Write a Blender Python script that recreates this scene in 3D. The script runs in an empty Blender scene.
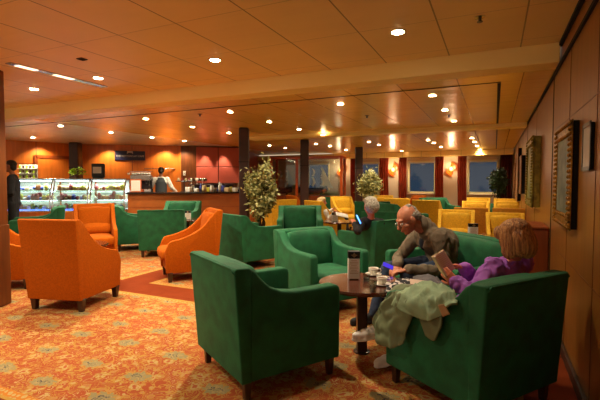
import bpy, bmesh, math, random
from math import sin, cos, pi, atan2, sqrt, radians
from mathutils import Vector as V, Matrix, noise
random.seed(7)
C = bpy.context.scene.collection
sc = bpy.context.scene

# ---------------------------------------------------------------- camera
F, HC, PITCH, YAW = 420.0, 1.45, 0.04283, 0.43434
cam = bpy.data.cameras.new('camera'); co = bpy.data.objects.new('camera', cam); C.objects.link(co)
co.location = (0, 0, HC); co.rotation_euler = (pi/2 - PITCH, 0, YAW)
cam.sensor_width = 36; cam.lens = F/600*36; cam.clip_start = .02; cam.clip_end = 200
sc.camera = co
FW = V((-sin(YAW)*cos(PITCH), cos(YAW)*cos(PITCH), -sin(PITCH)))
RT = V((cos(YAW), sin(YAW), 0)); UP = V((-sin(YAW)*sin(PITCH), cos(YAW)*sin(PITCH), cos(PITCH)))
def ray(px, py): return FW + RT*((px-300)/F) - UP*((py-200)/F)
def at(px, py, d): return V((0, 0, HC)) + ray(px, py)*d            # photo direction at a measured depth
def atz(px, py, z):
    r = ray(px, py); return V((0, 0, HC)) + r*((z-HC)/r.z)

# ---------------------------------------------------------------- materials
def srgb(r, g, b):
    f = lambda c: (c/255/12.92) if c/255 <= .04045 else ((c/255+.055)/1.055)**2.4
    return (f(r), f(g), f(b), 1)
M = {}
def mat(name, col, rough=.6, metal=0, bump=0, bscale=60, var=0, vscale=4, emit=None, estr=0, sheen=0, trans=0, stretch=None, spec=.5, coat=0, col2=None):
    m = bpy.data.materials.new(name); m.use_nodes = True; nt = m.node_tree; b = nt.nodes['Principled BSDF']
    c = srgb(*col); b.inputs['Base Color'].default_value = c
    b.inputs['Roughness'].default_value = rough; b.inputs['Metallic'].default_value = metal
    b.inputs['Specular IOR Level'].default_value = spec
    if sheen:
        b.inputs['Sheen Weight'].default_value = sheen; b.inputs['Sheen Roughness'].default_value = .4
        b.inputs['Sheen Tint'].default_value = tuple(min(1, x*1.5+.05) for x in c[:3])+(1,)
    if coat: b.inputs['Coat Weight'].default_value = coat; b.inputs['Coat Roughness'].default_value = .15
    if trans: b.inputs['Transmission Weight'].default_value = trans
    if emit: b.inputs['Emission Color'].default_value = srgb(*emit); b.inputs['Emission Strength'].default_value = estr
    if bump or var:
        tc = nt.nodes.new('ShaderNodeTexCoord'); mp = nt.nodes.new('ShaderNodeMapping')
        nt.links.new(tc.outputs['Object'], mp.inputs[0])
        if stretch: mp.inputs['Scale'].default_value = stretch
    if var:
        n = nt.nodes.new('ShaderNodeTexNoise'); n.inputs['Scale'].default_value = vscale; n.inputs['Detail'].default_value = 6
        nt.links.new(mp.outputs[0], n.inputs['Vector'])
        r = nt.nodes.new('ShaderNodeValToRGB'); nt.links.new(n.outputs['Fac'], r.inputs[0])
        d = srgb(*col2) if col2 else tuple(x*(1-var) for x in c[:3])+(1,)
        r.color_ramp.elements[0].position = .35; r.color_ramp.elements[0].color = d
        r.color_ramp.elements[1].position = .65; r.color_ramp.elements[1].color = c if col2 else tuple(min(1, x*(1+var)) for x in c[:3])+(1,)
        nt.links.new(r.outputs[0], b.inputs['Base Color'])
    if bump:
        n2 = nt.nodes.new('ShaderNodeTexNoise'); n2.inputs['Scale'].default_value = bscale; n2.inputs['Detail'].default_value = 3
        nt.links.new(mp.outputs[0], n2.inputs['Vector'])
        bp = nt.nodes.new('ShaderNodeBump'); bp.inputs['Strength'].default_value = bump; bp.inputs['Distance'].default_value = .01
        nt.links.new(n2.outputs['Fac'], bp.inputs['Height']); nt.links.new(bp.outputs[0], b.inputs['Normal'])
    M[name] = m; return m
mat('green_velvet', (14, 90, 52), .8, bump=.25, bscale=220, var=.22, vscale=9, sheen=.12)
mat('green_velvet_dark', (22, 90, 52), .85, bump=.2, bscale=200, var=.2, vscale=7, sheen=.15)
mat('orange_fabric', (170, 80, 2), .9, spec=.15, bump=.35, bscale=260, var=.14, vscale=60)
mat('yellow_fabric', (214, 160, 20), .85, bump=.3, bscale=200, var=.12, vscale=30, sheen=.1)
mat('yellow_fabric_shaded', (196, 128, 22), .85, bump=.3, bscale=200, var=.12, vscale=30, sheen=.1)  # darker copy of yellow_fabric, shade on the turned backs put into the colour
mat('dark_wood', (48, 20, 10), .35, var=.3, vscale=8, stretch=(8, 8, 1), coat=.3)
mat('table_wood', (74, 30, 16), .18, var=.3, vscale=6, stretch=(1, 9, 1), coat=.6)
mat('wall_wood', (136, 84, 26), .38, var=.12, vscale=2.5, stretch=(5, 5, .5), coat=.15)
mat('cafe_wood', (206, 112, 34), .4, var=.12, vscale=2.5, stretch=(5, 5, .5), coat=.1)
mat('cafe_wood_dark', (138, 62, 20), .4, var=.15, vscale=3, stretch=(6, 6, .5))
mat('column_brown', (52, 24, 16), .5, var=.2, vscale=5)
mat('pillar_wood', (104, 54, 20), .4, var=.2, vscale=4, stretch=(5, 5, .5))
mat('black_plastic', (14, 13, 14), .35)
mat('black_gap', (10, 6, 5), .9)
mat('white_paint', (214, 190, 158), .6)
mat('white_card', (225, 220, 212), .6)
mat('pink_paper', (226, 196, 176), .7)
mat('beige_paper', (176, 140, 98), .7)
mat('porcelain', (230, 224, 212), .2)
mat('coffee', (120, 66, 26), .4)
mat('steel', (170, 168, 166), .25, metal=1)
mat('chrome', (215, 215, 220), .12, metal=1)
mat('gold', (150, 104, 36), .34, metal=.85, bump=.8, bscale=45, var=.45, vscale=28)
mat('olive_gold', (128, 112, 40), .45, metal=.5, bump=.5, bscale=35, var=.4, vscale=12)
mat('dull_gold', (150, 100, 44), .5, metal=.3, bump=.4, bscale=40, var=.3, vscale=14)
mat('curtain_red', (176, 62, 16), .8, bump=.2, bscale=80, var=.15, vscale=6)
mat('curtain_dark', (104, 30, 14), .85, var=.15, vscale=6)
mat('rose_glass', (150, 62, 48), .5, var=.08, vscale=4)
mat('pink_panel', (188, 84, 62), .55, var=.06, vscale=3)
mat('navy_sign', (22, 24, 66), .4)
mat('skin', (205, 118, 84), .55, var=.1, vscale=14)
mat('skin_red', (190, 118, 88), .5, var=.14, vscale=12)
mat('skin_dark', (150, 92, 62), .55)
mat('lips', (150, 66, 56), .5)
mat('eye_white', (200, 190, 180), .2)
mat('pupil', (30, 20, 16), .2)
mat('fleece', (112, 96, 78), .95, bump=.4, bscale=120, var=.14, vscale=20, sheen=.15)
mat('navy_cloth', (24, 28, 44), .85)
mat('denim', (36, 50, 76), .85, var=.2, vscale=30)
mat('purple_cloth', (156, 84, 186), .75, var=.12, vscale=10)
mat('sage_cloth', (136, 158, 122), .7, var=.14, vscale=8)
mat('olive_cloth', (112, 122, 88), .75, var=.14, vscale=8)
mat('black_cloth', (18, 16, 20), .85)
mat('charcoal_cloth', (52, 54, 58), .8)
mat('white_cloth', (222, 216, 206), .8)
mat('grey_cloth', (86, 80, 84), .85, var=.2, vscale=20)
mat('shoe_white', (240, 230, 224), .6)
mat('hair_brown', (206, 146, 82), .45, var=.4, vscale=14, stretch=(6, 6, .5), bump=.7, bscale=50, col2=(126, 74, 36))
mat('hair_grey', (160, 148, 134), .6, var=.35, vscale=30, bump=.6, bscale=60, col2=(112, 100, 88))
mat('hair_silver', (190, 180, 164), .6, var=.35, vscale=60, bump=.5, bscale=90, col2=(120, 108, 94))
mat('hair_blond', (205, 172, 120), .6, var=.3, vscale=20)
mat('hair_dark', (36, 22, 14), .5)
mat('leaf_variegated', (196, 186, 112), .5, var=.5, vscale=14, col2=(74, 84, 30))
mat('leaf_dark', (52, 74, 24), .5, var=.5, vscale=9, col2=(24, 34, 10))
mat('leaf_lime', (150, 190, 30), .5, var=.3, vscale=12)
mat('bark', (66, 36, 20), .8)
mat('soil', (30, 20, 14), .95)
mat('pot', (70, 36, 20), .5)
mat('sail', (226, 218, 204), .8)
mat('hull', (70, 34, 20), .5)
mat('hull_blue', (34, 44, 78), .5)
mat('post_orange', (200, 84, 22), .35, coat=.3)
mat('pane_yellow', (226, 200, 120), .5)
mat('canvas', (120, 128, 110), .5, var=.4, vscale=5, col2=(52, 66, 62))
mat('canvas_green', (150, 146, 70), .5, var=.4, vscale=5, col2=(70, 80, 40))
mat('canvas_warm', (160, 110, 60), .5, var=.4, vscale=5, col2=(90, 50, 24))
mat('mirror', (120, 112, 100), .35, metal=.6)
mat('night_glass', (16, 26, 38), .06, spec=.8, emit=(60, 90, 120), estr=.10)
mat('lamp', (255, 230, 190), .5, emit=(255, 226, 180), estr=28)
mat('lamp_off', (60, 50, 40), .4)
mat('sconce_glow', (255, 190, 90), .5, emit=(255, 180, 80), estr=2.8)
mat('sconce_amber', (200, 90, 20), .35, emit=(255, 110, 20), estr=.35)
mat('case_light', (220, 235, 255), .5, emit=(205, 228, 255), estr=5)
mat('case_blue', (60, 90, 220), .5, emit=(50, 80, 230), estr=3)
mat('case_back', (150, 150, 132), .3)
mat('window_cream', (250, 236, 176), .5)
mat('counter_leather', (170, 90, 30), .5, bump=.1, bscale=40, var=.1)
mat('cup_blue', (70, 80, 170), .3)
mat('phone_screen', (60, 50, 200), .2, emit=(80, 60, 240), estr=.18)
mat('phone_blue', (60, 110, 220), .2, emit=(70, 130, 255), estr=1.5)
mat('pastry_a', (176, 104, 52), .6); mat('pastry_b', (206, 180, 130), .6); mat('pastry_c', (140, 44, 44), .5)
mat('pastry_d', (232, 226, 214), .5); mat('pastry_e', (58, 30, 22), .4); mat('pastry_f', (190, 176, 60), .5)
mat('worktop', (30, 18, 14), .15, coat=.5)
mat('menu_orange', (200, 90, 34), .5)
mat('baseboard_brown', (60, 34, 20), .5)
mat('trim_gold', (190, 120, 50), .3, metal=.3)

def glass(name, tint=(235, 245, 245), mix=.12):
    m = bpy.data.materials.new(name); m.use_nodes = True; nt = m.node_tree; nt.nodes.remove(nt.nodes['Principled BSDF'])
    t = nt.nodes.new('ShaderNodeBsdfTransparent'); g = nt.nodes.new('ShaderNodeBsdfGlossy'); x = nt.nodes.new('ShaderNodeMixShader')
    t.inputs[0].default_value = srgb(*tint); g.inputs['Roughness'].default_value = .03
    x.inputs[0].default_value = mix
    nt.links.new(t.outputs[0], x.inputs[1]); nt.links.new(g.outputs[0], x.inputs[2])
    nt.links.new(x.outputs[0], nt.nodes['Material Output'].inputs[0]); M[name] = m
glass('glass', mix=.08); glass('case_glass', (238, 246, 240), .12); glass('tumbler_glass', (215, 225, 220), .22)

def N(nt, t, **kw):
    n = nt.nodes.new(t)
    for k, v in kw.items(): setattr(n, k, v)
    return n
def mth(nt, op, a, b=None, c=None):
    n = nt.nodes.new('ShaderNodeMath'); n.operation = op
    for i, s in enumerate((a, b, c)):
        if s is None: continue
        if isinstance(s, (int, float)): n.inputs[i].default_value = s
        else: nt.links.new(s, n.inputs[i])
    return n.outputs[0]
def mixc(nt, f, a, b):
    n = nt.nodes.new('ShaderNodeMix'); n.data_type = 'RGBA'
    if isinstance(f, (int, float)): n.inputs[0].default_value = f
    else: nt.links.new(f, n.inputs[0])
    for i, s in ((6, a), (7, b)):
        if isinstance(s, tuple): n.inputs[i].default_value = s
        else: nt.links.new(s, n.inputs[i])
    return n.outputs[2]

def ceiling_mat(name, col, rough, metal, px, py, ox, oy, aniso=0, line=.012, dark=.35):
    m = bpy.data.materials.new(name); m.use_nodes = True; nt = m.node_tree; b = nt.nodes['Principled BSDF']
    tc = N(nt, 'ShaderNodeTexCoord'); sp = N(nt, 'ShaderNodeSeparateXYZ'); nt.links.new(tc.outputs['Object'], sp.inputs[0])
    def seam(s, per, off, w):
        a = mth(nt, 'ADD', s, -off); a = mth(nt, 'DIVIDE', a, per); a = mth(nt, 'FRACT', mth(nt, 'ADD', a, 100.5))
        a = mth(nt, 'ABSOLUTE', mth(nt, 'ADD', a, -.5)); return mth(nt, 'LESS_THAN', a, w/per/2)
    s1 = seam(sp.outputs[0], px, ox, line); s2 = seam(sp.outputs[1], py, oy, line*.6)
    s = mth(nt, 'MAXIMUM', s1, mth(nt, 'MULTIPLY', s2, .6))
    c = srgb(*col); nz = N(nt, 'ShaderNodeTexNoise'); nz.inputs['Scale'].default_value = 1.4; nt.links.new(tc.outputs['Object'], nz.inputs['Vector'])
    base = mixc(nt, nz.outputs['Fac'], tuple(x*.9 for x in c[:3])+(1,), tuple(min(1, x*1.1) for x in c[:3])+(1,))
    nt.links.new(mixc(nt, s, base, tuple(x*dark for x in c[:3])+(1,)), b.inputs['Base Color'])
    b.inputs['Roughness'].default_value = rough; b.inputs['Metallic'].default_value = metal
    # slight waviness of the pressed metal panels
    mp = N(nt, 'ShaderNodeMapping'); nt.links.new(tc.outputs['Object'], mp.inputs[0]); mp.inputs['Scale'].default_value = (.6, 3, 1)
    n2 = N(nt, 'ShaderNodeTexNoise'); n2.inputs['Scale'].default_value = 1.6; nt.links.new(mp.outputs[0], n2.inputs['Vector'])
    bp = N(nt, 'ShaderNodeBump'); bp.inputs['Strength'].default_value = .35; bp.inputs['Distance'].default_value = .03
    nt.links.new(n2.outputs['Fac'], bp.inputs['Height']); nt.links.new(bp.outputs[0], b.inputs['Normal'])
    M[name] = m
ceiling_mat('ceiling_near', (242, 214, 146), .42, .0, .65, .825, .2, 4.4)
ceiling_mat('ceiling_far', (250, 206, 118), .25, .2, .65, 1.3, -.4, 5.3)
ceiling_mat('beam_paint', (252, 222, 140), .45, .0, 50, 50, 25, 25)

ceiling_mat('ceiling_case_reflection', (240, 232, 214), .3, .1, .65, 1.3, -.4, 5.3)  # paler than ceiling_far: reflection of the lit pastry cases put into the colour
def carpet_mat():
    m = bpy.data.materials.new('carpet'); m.use_nodes = True; nt = m.node_tree; b = nt.nodes['Principled BSDF']; L = nt.links
    b.inputs['Roughness'].default_value = .95; b.inputs['Specular IOR Level'].default_value = .1
    tc = N(nt, 'ShaderNodeTexCoord'); sp = N(nt, 'ShaderNodeSeparateXYZ'); L.new(tc.outputs['Object'], sp.inputs[0])
    nz = N(nt, 'ShaderNodeTexNoise'); nz.inputs['Scale'].default_value = 9; nz.inputs['Detail'].default_value = 2; L.new(tc.outputs['Object'], nz.inputs['Vector'])
    vm = N(nt, 'ShaderNodeVectorMath', operation='MULTIPLY_ADD'); L.new(nz.outputs['Color'], vm.inputs[0]); vm.inputs[1].default_value = (.09, .09, 0); L.new(tc.outputs['Object'], vm.inputs[2])
    def vor(scale, rnd=1, feat='F1', vec=None):
        v = N(nt, 'ShaderNodeTexVoronoi', feature=feat, voronoi_dimensions='2D'); v.inputs['Scale'].default_value = scale; v.inputs['Randomness'].default_value = rnd
        L.new(vec or vm.outputs[0], v.inputs['Vector']); return v
    base = srgb(174, 88, 52); yel = srgb(182, 138, 64); pale = srgb(188, 158, 102); grey = srgb(146, 138, 98); red = srgb(160, 72, 40); drk = srgb(64, 76, 84)
    n3 = N(nt, 'ShaderNodeTexNoise'); n3.inputs['Scale'].default_value = 3.2; n3.inputs['Detail'].default_value = 2; n3.inputs['Distortion'].default_value = .8; L.new(tc.outputs['Object'], n3.inputs['Vector'])
    c = mixc(nt, n3.outputs['Fac'], red, base)
    def band(s, ctr, w): return mth(nt, 'LESS_THAN', mth(nt, 'ABSOLUTE', mth(nt, 'ADD', s, -ctr)), w)
    # winding vines
    n4 = N(nt, 'ShaderNodeTexNoise'); n4.inputs['Scale'].default_value = 8; n4.inputs['Detail'].default_value = 1.5; n4.inputs['Distortion'].default_value = 1.6; L.new(tc.outputs['Object'], n4.inputs['Vector'])
    c = mixc(nt, band(n4.outputs['Fac'], .5, .02), c, yel)
    c = mixc(nt, band(n4.outputs['Fac'], .62, .014), c, pale)
    c = mixc(nt, band(n4.outputs['Fac'], .4, .012), c, yel)
    # leaves and small flowers, ragged by a stronger distortion
    nz2 = N(nt, 'ShaderNodeTexNoise'); nz2.inputs['Scale'].default_value = 22; L.new(tc.outputs['Object'], nz2.inputs['Vector'])
    vm2 = N(nt, 'ShaderNodeVectorMath', operation='MULTIPLY_ADD'); L.new(nz2.outputs['Color'], vm2.inputs[0]); vm2.inputs[1].default_value = (.06, .06, 0); L.new(vm.outputs[0], vm2.inputs[2])
    v1 = vor(13, 1, vec=vm2.outputs[0]); d1 = v1.outputs['Distance']
    on = mth(nt, 'GREATER_THAN', N2(nt, v1.outputs['Color'], 0), .4)
    c = mixc(nt, mth(nt, 'MULTIPLY', mth(nt, 'LESS_THAN', d1, .33), on), c, yel)
    c = mixc(nt, mth(nt, 'MULTIPLY', mth(nt, 'LESS_THAN', d1, .2), on), c, mixc(nt, N2(nt, v1.outputs['Color'], 1), base, pale))
    # medium blossoms with petals
    v2 = vor(5.2, .8, vec=vm2.outputs[0]); d2 = v2.outputs['Distance']; on2 = mth(nt, 'GREATER_THAN', N2(nt, v2.outputs['Color'], 1), .3)
    v2b = vor(24, .6); pet = mth(nt, 'MULTIPLY', v2b.outputs['Distance'], .35); d2p = mth(nt, 'ADD', d2, mth(nt, 'ADD', pet, -.1))
    c = mixc(nt, mth(nt, 'MULTIPLY', mth(nt, 'LESS_THAN', d2p, .3), on2), c, yel)
    c = mixc(nt, mth(nt, 'MULTIPLY', mth(nt, 'LESS_THAN', d2p, .24), on2), c, pale)
    c = mixc(nt, mth(nt, 'MULTIPLY', mth(nt, 'LESS_THAN', d2p, .12), on2), c, base)
    # greyish medallions on a loose grid
    mp = N(nt, 'ShaderNodeMapping'); L.new(vm2.outputs[0], mp.inputs[0]); mp.inputs['Scale'].default_value = (1, 1.5, 1)
    v3 = vor(1.7, .25, vec=mp.outputs[0]); d3 = mth(nt, 'ADD', v3.outputs['Distance'], mth(nt, 'ADD', mth(nt, 'MULTIPLY', v2b.outputs['Distance'], .16), -.04))
    c = mixc(nt, mth(nt, 'LESS_THAN', d3, .215), c, yel)
    c = mixc(nt, mth(nt, 'LESS_THAN', d3, .19), c, grey)
    c = mixc(nt, band(d3, .1, .03), c, mixc(nt, n3.outputs['Fac'], pale, grey))
    c = mixc(nt, band(d3, .075, .014), c, drk)
    c = mixc(nt, .12, c, base)
    # plain rust bands dividing the carpet into fields, each edged by a narrow ornamental border
    def rng(s, a, bb): return mth(nt, 'MULTIPLY', mth(nt, 'GREATER_THAN', s, a), mth(nt, 'LESS_THAN', s, bb))
    x, y = sp.outputs[0], sp.outputs[1]
    def fields(e):
        hb = mth(nt, 'MULTIPLY', rng(y, 4.02-e, 4.5+e), mth(nt, 'LESS_THAN', x, -2.2))
        vb = mth(nt, 'MULTIPLY', rng(x, -5.0-e, -4.48+e), mth(nt, 'GREATER_THAN', y, 4.02-e))
        lb = mth(nt, 'LESS_THAN', y, 1.66+e)
        rb = mth(nt, 'GREATER_THAN', x, .2-e)
        return mth(nt, 'MAXIMUM', mth(nt, 'MAXIMUM', hb, vb), mth(nt, 'MAXIMUM', lb, rb))
    bc = mixc(nt, mth(nt, 'LESS_THAN', vor(22, .2).outputs['Distance'], .33), srgb(196, 120, 46), pale)
    c = mixc(nt, fields(.1), c, bc); c = mixc(nt, fields(.03), c, yel)
    n5 = N(nt, 'ShaderNodeTexNoise'); n5.inputs['Scale'].default_value = 5; L.new(tc.outputs['Object'], n5.inputs['Vector'])
    c = mixc(nt, fields(0), c, mixc(nt, n5.outputs['Fac'], srgb(120, 44, 14), srgb(142, 60, 24)))
    n6 = N(nt, 'ShaderNodeTexNoise'); n6.inputs['Scale'].default_value = 160; L.new(tc.outputs['Object'], n6.inputs['Vector'])
    hv = N(nt, 'ShaderNodeHueSaturation'); L.new(c, hv.inputs['Color']); L.new(mth(nt, 'ADD', mth(nt, 'MULTIPLY', n6.outputs['Fac'], .4), .62), hv.inputs['Value'])
    L.new(hv.outputs[0], b.inputs['Base Color'])
    bp = N(nt, 'ShaderNodeBump'); bp.inputs['Strength'].default_value = .3; bp.inputs['Distance'].default_value = .01; L.new(n6.outputs['Fac'], bp.inputs['Height']); L.new(bp.outputs[0], b.inputs['Normal'])
    M['carpet'] = m
def N2(nt, colsock, i):
    s = nt.nodes.new('ShaderNodeSeparateColor'); nt.links.new(colsock, s.inputs[0]); return s.outputs[i]
carpet_mat()

def stripe_mat():
    m = bpy.data.materials.new('striped_cloth'); m.use_nodes = True; nt = m.node_tree; b = nt.nodes['Principled BSDF']
    tc = N(nt, 'ShaderNodeTexCoord'); w = N(nt, 'ShaderNodeTexWave'); w.inputs['Scale'].default_value = 11; w.inputs['Distortion'].default_value = 1.2
    w.bands_direction = 'Z'; nt.links.new(tc.outputs['Object'], w.inputs[0])
    nt.links.new(mixc(nt, mth(nt, 'GREATER_THAN', w.outputs['Fac'], .68), srgb(22, 20, 28), srgb(196, 180, 176)), b.inputs['Base Color'])
    b.inputs['Roughness'].default_value = .85; M['striped_cloth'] = m
stripe_mat()

# ---------------------------------------------------------------- helpers
def link(name, me, m, parent=None, smooth=False):
    if isinstance(m, str): m = M[m]
    if not me.materials: me.materials.append(m)
    if smooth:
        for p in me.polygons: p.use_smooth = True
    o = bpy.data.objects.new(name, me); C.objects.link(o)
    if parent: o.parent = parent
    return o
def obj(name, bm, m, parent=None, smooth=False):
    me = bpy.data.meshes.new(name); bmesh.ops.recalc_face_normals(bm, faces=bm.faces); bm.to_mesh(me); bm.free()
    return link(name, me, m, parent, smooth)
def thing(name, label, cat, loc=(0, 0, 0), rz=0, group=None):
    o = bpy.data.objects.new(name, None); C.objects.link(o); o.empty_display_size = .1
    o.location = loc; o.rotation_euler = (0, 0, rz); return tag(o, label, cat, group)
def tag(o, label, cat, group=None, kind=None):
    o['label'] = label; o['category'] = cat
    if group: o['group'] = group
    if kind: o['kind'] = kind
    return o
def struct(name, bm, m, **k):
    o = obj(name, bm, m, **k); o['kind'] = 'structure'; return o
def dup(root, loc, rz, label=None, group=None, scale=None):
    r = root.copy(); C.objects.link(r); r.location = loc; r.rotation_euler = (0, 0, rz)
    if label: r['label'] = label
    if group: r['group'] = group
    if scale: r.scale = (scale,)*3
    for ch in list(root.children):
        c = ch.copy(); C.objects.link(c); c.parent = r
        for g in ch.children:
            d = g.copy(); C.objects.link(d); d.parent = c
    return r
def BM(): return bmesh.new()
def box(bm, x0, x1, y0, y1, z0, z1, mtx=None):
    r = bmesh.ops.create_cube(bm, size=1); vs = r['verts']
    for v in vs:
        v.co = V(((x0+x1)/2+v.co.x*(x1-x0), (y0+y1)/2+v.co.y*(y1-y0), (z0+z1)/2+v.co.z*(z1-z0)))
        if mtx: v.co = mtx @ v.co
    return vs
def bevel(bm, w, seg=2, ang=.5):
    bmesh.ops.recalc_face_normals(bm, faces=bm.faces)
    es = [e for e in bm.edges if len(e.link_faces) == 2 and e.calc_face_angle(0) > ang]
    if es: bmesh.ops.bevel(bm, geom=es, offset=w, segments=seg, affect='EDGES', profile=.5, clamp_overlap=True)
    return bm
def rbox(x0, x1, y0, y1, z0, z1, w=.01, seg=2, mtx=None):
    bm = BM(); box(bm, x0, x1, y0, y1, z0, z1); bevel(bm, w, seg)
    if mtx: bmesh.ops.transform(bm, matrix=mtx, verts=bm.verts)
    return bm
def cushion(x0, x1, y0, y1, z0, z1, w=.035, puff=.02, mtx=None, n=8):
    bm = BM(); box(bm, x0, x1, y0, y1, z0, z1)
    bmesh.ops.subdivide_edges(bm, edges=bm.edges[:], cuts=n, use_grid_fill=True)
    cx, cy, cz = (x0+x1)/2, (y0+y1)/2, (z0+z1)/2; hx, hy, hz = (x1-x0)/2, (y1-y0)/2, (z1-z0)/2
    for v in bm.verts:
        p = [(v.co.x-cx), (v.co.y-cy), (v.co.z-cz)]; h = (hx, hy, hz)
        inner = [max(-(h[i]-w), min(h[i]-w, p[i])) for i in range(3)]
        d = V([p[i]-inner[i] for i in range(3)])
        if d.length > 1e-6: d = d.normalized()*min(d.length, w)
        q = V(inner)+d
        f = (1-(q.x/hx)**2)*(1-(q.y/hy)**2)*(1-(q.z/hz)**2)
        nx = [(1-(q[j]/h[j])**2)*(1-(q[k]/h[k])**2)*puff*(q[i]/h[i])**3 for i, j, k in ((0, 1, 2), (1, 0, 2), (2, 0, 1))]
        v.co = V((cx, cy, cz))+q+V(nx)
    if mtx: bmesh.ops.transform(bm, matrix=mtx, verts=bm.verts)
    return bm
def prism(bm, pts, x0, x1):        # polygon in the (y,z) plane pushed along x
    a = [bm.verts.new((x0, y, z)) for y, z in pts]; b = [bm.verts.new((x1, y, z)) for y, z in pts]
    n = len(pts); bm.faces.new(a); bm.faces.new(b[::-1])
    for i in range(n): bm.faces.new((a[i], b[i], b[(i+1) % n], a[(i+1) % n]))
def cyl(bm, p0, p1, r0, r1=None, n=12, caps=True):
    r1 = r0 if r1 is None else r1
    p0, p1 = V(p0), V(p1); d = (p1-p0).normalized(); u = d.orthogonal().normalized(); w = d.cross(u)
    A = [bm.verts.new(p0+(u*cos(2*pi*i/n)+w*sin(2*pi*i/n))*r0) for i in range(n)]
    B = [bm.verts.new(p1+(u*cos(2*pi*i/n)+w*sin(2*pi*i/n))*r1) for i in range(n)]
    for i in range(n): bm.faces.new((A[i], A[(i+1) % n], B[(i+1) % n], B[i]))
    if caps: bm.faces.new(A[::-1]); bm.faces.new(B)
def tube(bm, pts, r, n=6):
    pts = [V(p) for p in pts]; rings = []
    u = None
    for i, p in enumerate(pts):
        d = (pts[min(i+1, len(pts)-1)]-pts[max(i-1, 0)]).normalized()
        u = d.orthogonal().normalized() if u is None else (u-d*u.dot(d)).normalized()
        w = d.cross(u); rr = r[i] if isinstance(r, (list, tuple)) else r
        rings.append([bm.verts.new(p+(u*cos(2*pi*k/n)+w*sin(2*pi*k/n))*rr) for k in range(n)])
    for a, b in zip(rings, rings[1:]):
        for k in range(n): bm.faces.new((a[k], a[(k+1) % n], b[(k+1) % n], b[k]))
    bm.faces.new(rings[0][::-1]); bm.faces.new(rings[-1])
def lathe(bm, prof, n=24, c=(0, 0, 0)):
    rings = []
    for r, z in prof:
        rings.append([bm.verts.new((c[0]+max(r, 1e-4)*cos(2*pi*k/n), c[1]+max(r, 1e-4)*sin(2*pi*k/n), c[2]+z)) for k in range(n)])
    for a, b in zip(rings, rings[1:]):
        for k in range(n): bm.faces.new((a[k], a[(k+1) % n], b[(k+1) % n], b[k]))
    bm.faces.new(rings[0][::-1]); bm.faces.new(rings[-1])
def ell(bm, c, r, mtx=None, sub=2):
    vs = bmesh.ops.create_icosphere(bm, subdivisions=sub, radius=1)['verts']
    for v in vs:
        q = V((v.co.x*r[0], v.co.y*r[1], v.co.z*r[2]))
        if mtx is not None: q = mtx @ q
        v.co = V(c)+q
def caps(bm, p0, r0, p1, r1, n=12):
    p0, p1 = V(p0), V(p1); d = p1-p0
    if d.length < 1e-5: return ell(bm, p0, (r0,)*3)
    d.normalize(); u = d.orthogonal().normalized(); w = d.cross(u); rings = []
    for k in range(1, 5): a = -pi/2+k*pi/8; rings.append((p0+d*sin(a)*r0, cos(a)*r0))
    for k in range(0, 4): a = k*pi/8; rings.append((p1+d*sin(a)*r1, cos(a)*r1))
    R = [[bm.verts.new(c+(u*cos(2*pi*i/n)+w*sin(2*pi*i/n))*r) for i in range(n)] for c, r in rings]
    a0 = bm.verts.new(p0-d*r0); a1 = bm.verts.new(p1+d*r1)
    for A, B in zip(R, R[1:]):
        for i in range(n): bm.faces.new((A[i], A[(i+1) % n], B[(i+1) % n], B[i]))
    for i in range(n): bm.faces.new((a0, R[0][(i+1) % n], R[0][i])); bm.faces.new((a1, R[-1][i], R[-1][(i+1) % n]))
def loft(bm, secs, n=20):          # secs: centre, right vec*rx, front vec*ry
    R = []
    for c, a, b in secs:
        R.append([bm.verts.new(V(c)+V(a)*cos(2*pi*i/n)+V(b)*sin(2*pi*i/n)) for i in range(n)])
    for A, B in zip(R, R[1:]):
        for i in range(n): bm.faces.new((A[i], A[(i+1) % n], B[(i+1) % n], B[i]))
    bm.faces.new(R[0][::-1]); bm.faces.new(R[-1])
def blob(bm, voxel, smooth=2, fold=None):       # union of overlapping solids as one continuous skin
    bmesh.ops.recalc_face_normals(bm, faces=bm.faces)
    me = bpy.data.meshes.new('tmp'); bm.to_mesh(me); bm.free()
    o = bpy.data.objects.new('tmp', me); C.objects.link(o)
    md = o.modifiers.new('r', 'REMESH'); md.mode = 'VOXEL'; md.voxel_size = voxel
    dg = bpy.context.evaluated_depsgraph_get(); me2 = bpy.data.meshes.new_from_object(o.evaluated_get(dg))
    bpy.data.objects.remove(o); bpy.data.meshes.remove(me)
    b2 = BM(); b2.from_mesh(me2); bpy.data.meshes.remove(me2)
    for _ in range(smooth): bmesh.ops.smooth_vert(b2, verts=b2.verts, factor=.5, use_axis_x=True, use_axis_y=True, use_axis_z=True)
    if fold:
        b2.normal_update()
        for v in b2.verts: v.co += v.normal*fold(v.co)
    return b2
def folds(amp, sc_=14, st=(1, 1, .5)):
    def f(p):
        q = V((p.x*sc_*st[0], p.y*sc_*st[1], p.z*sc_*st[2]))
        a = noise.noise(q+V((noise.noise(q*.6), noise.noise(q*.6+V((5, 0, 0))), 0))*1.2)
        return amp*(1-2*abs(a)*1.6)
    return f
def shift(bm, o): bmesh.ops.translate(bm, verts=bm.verts, vec=-V(o.location)); return bm

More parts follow.
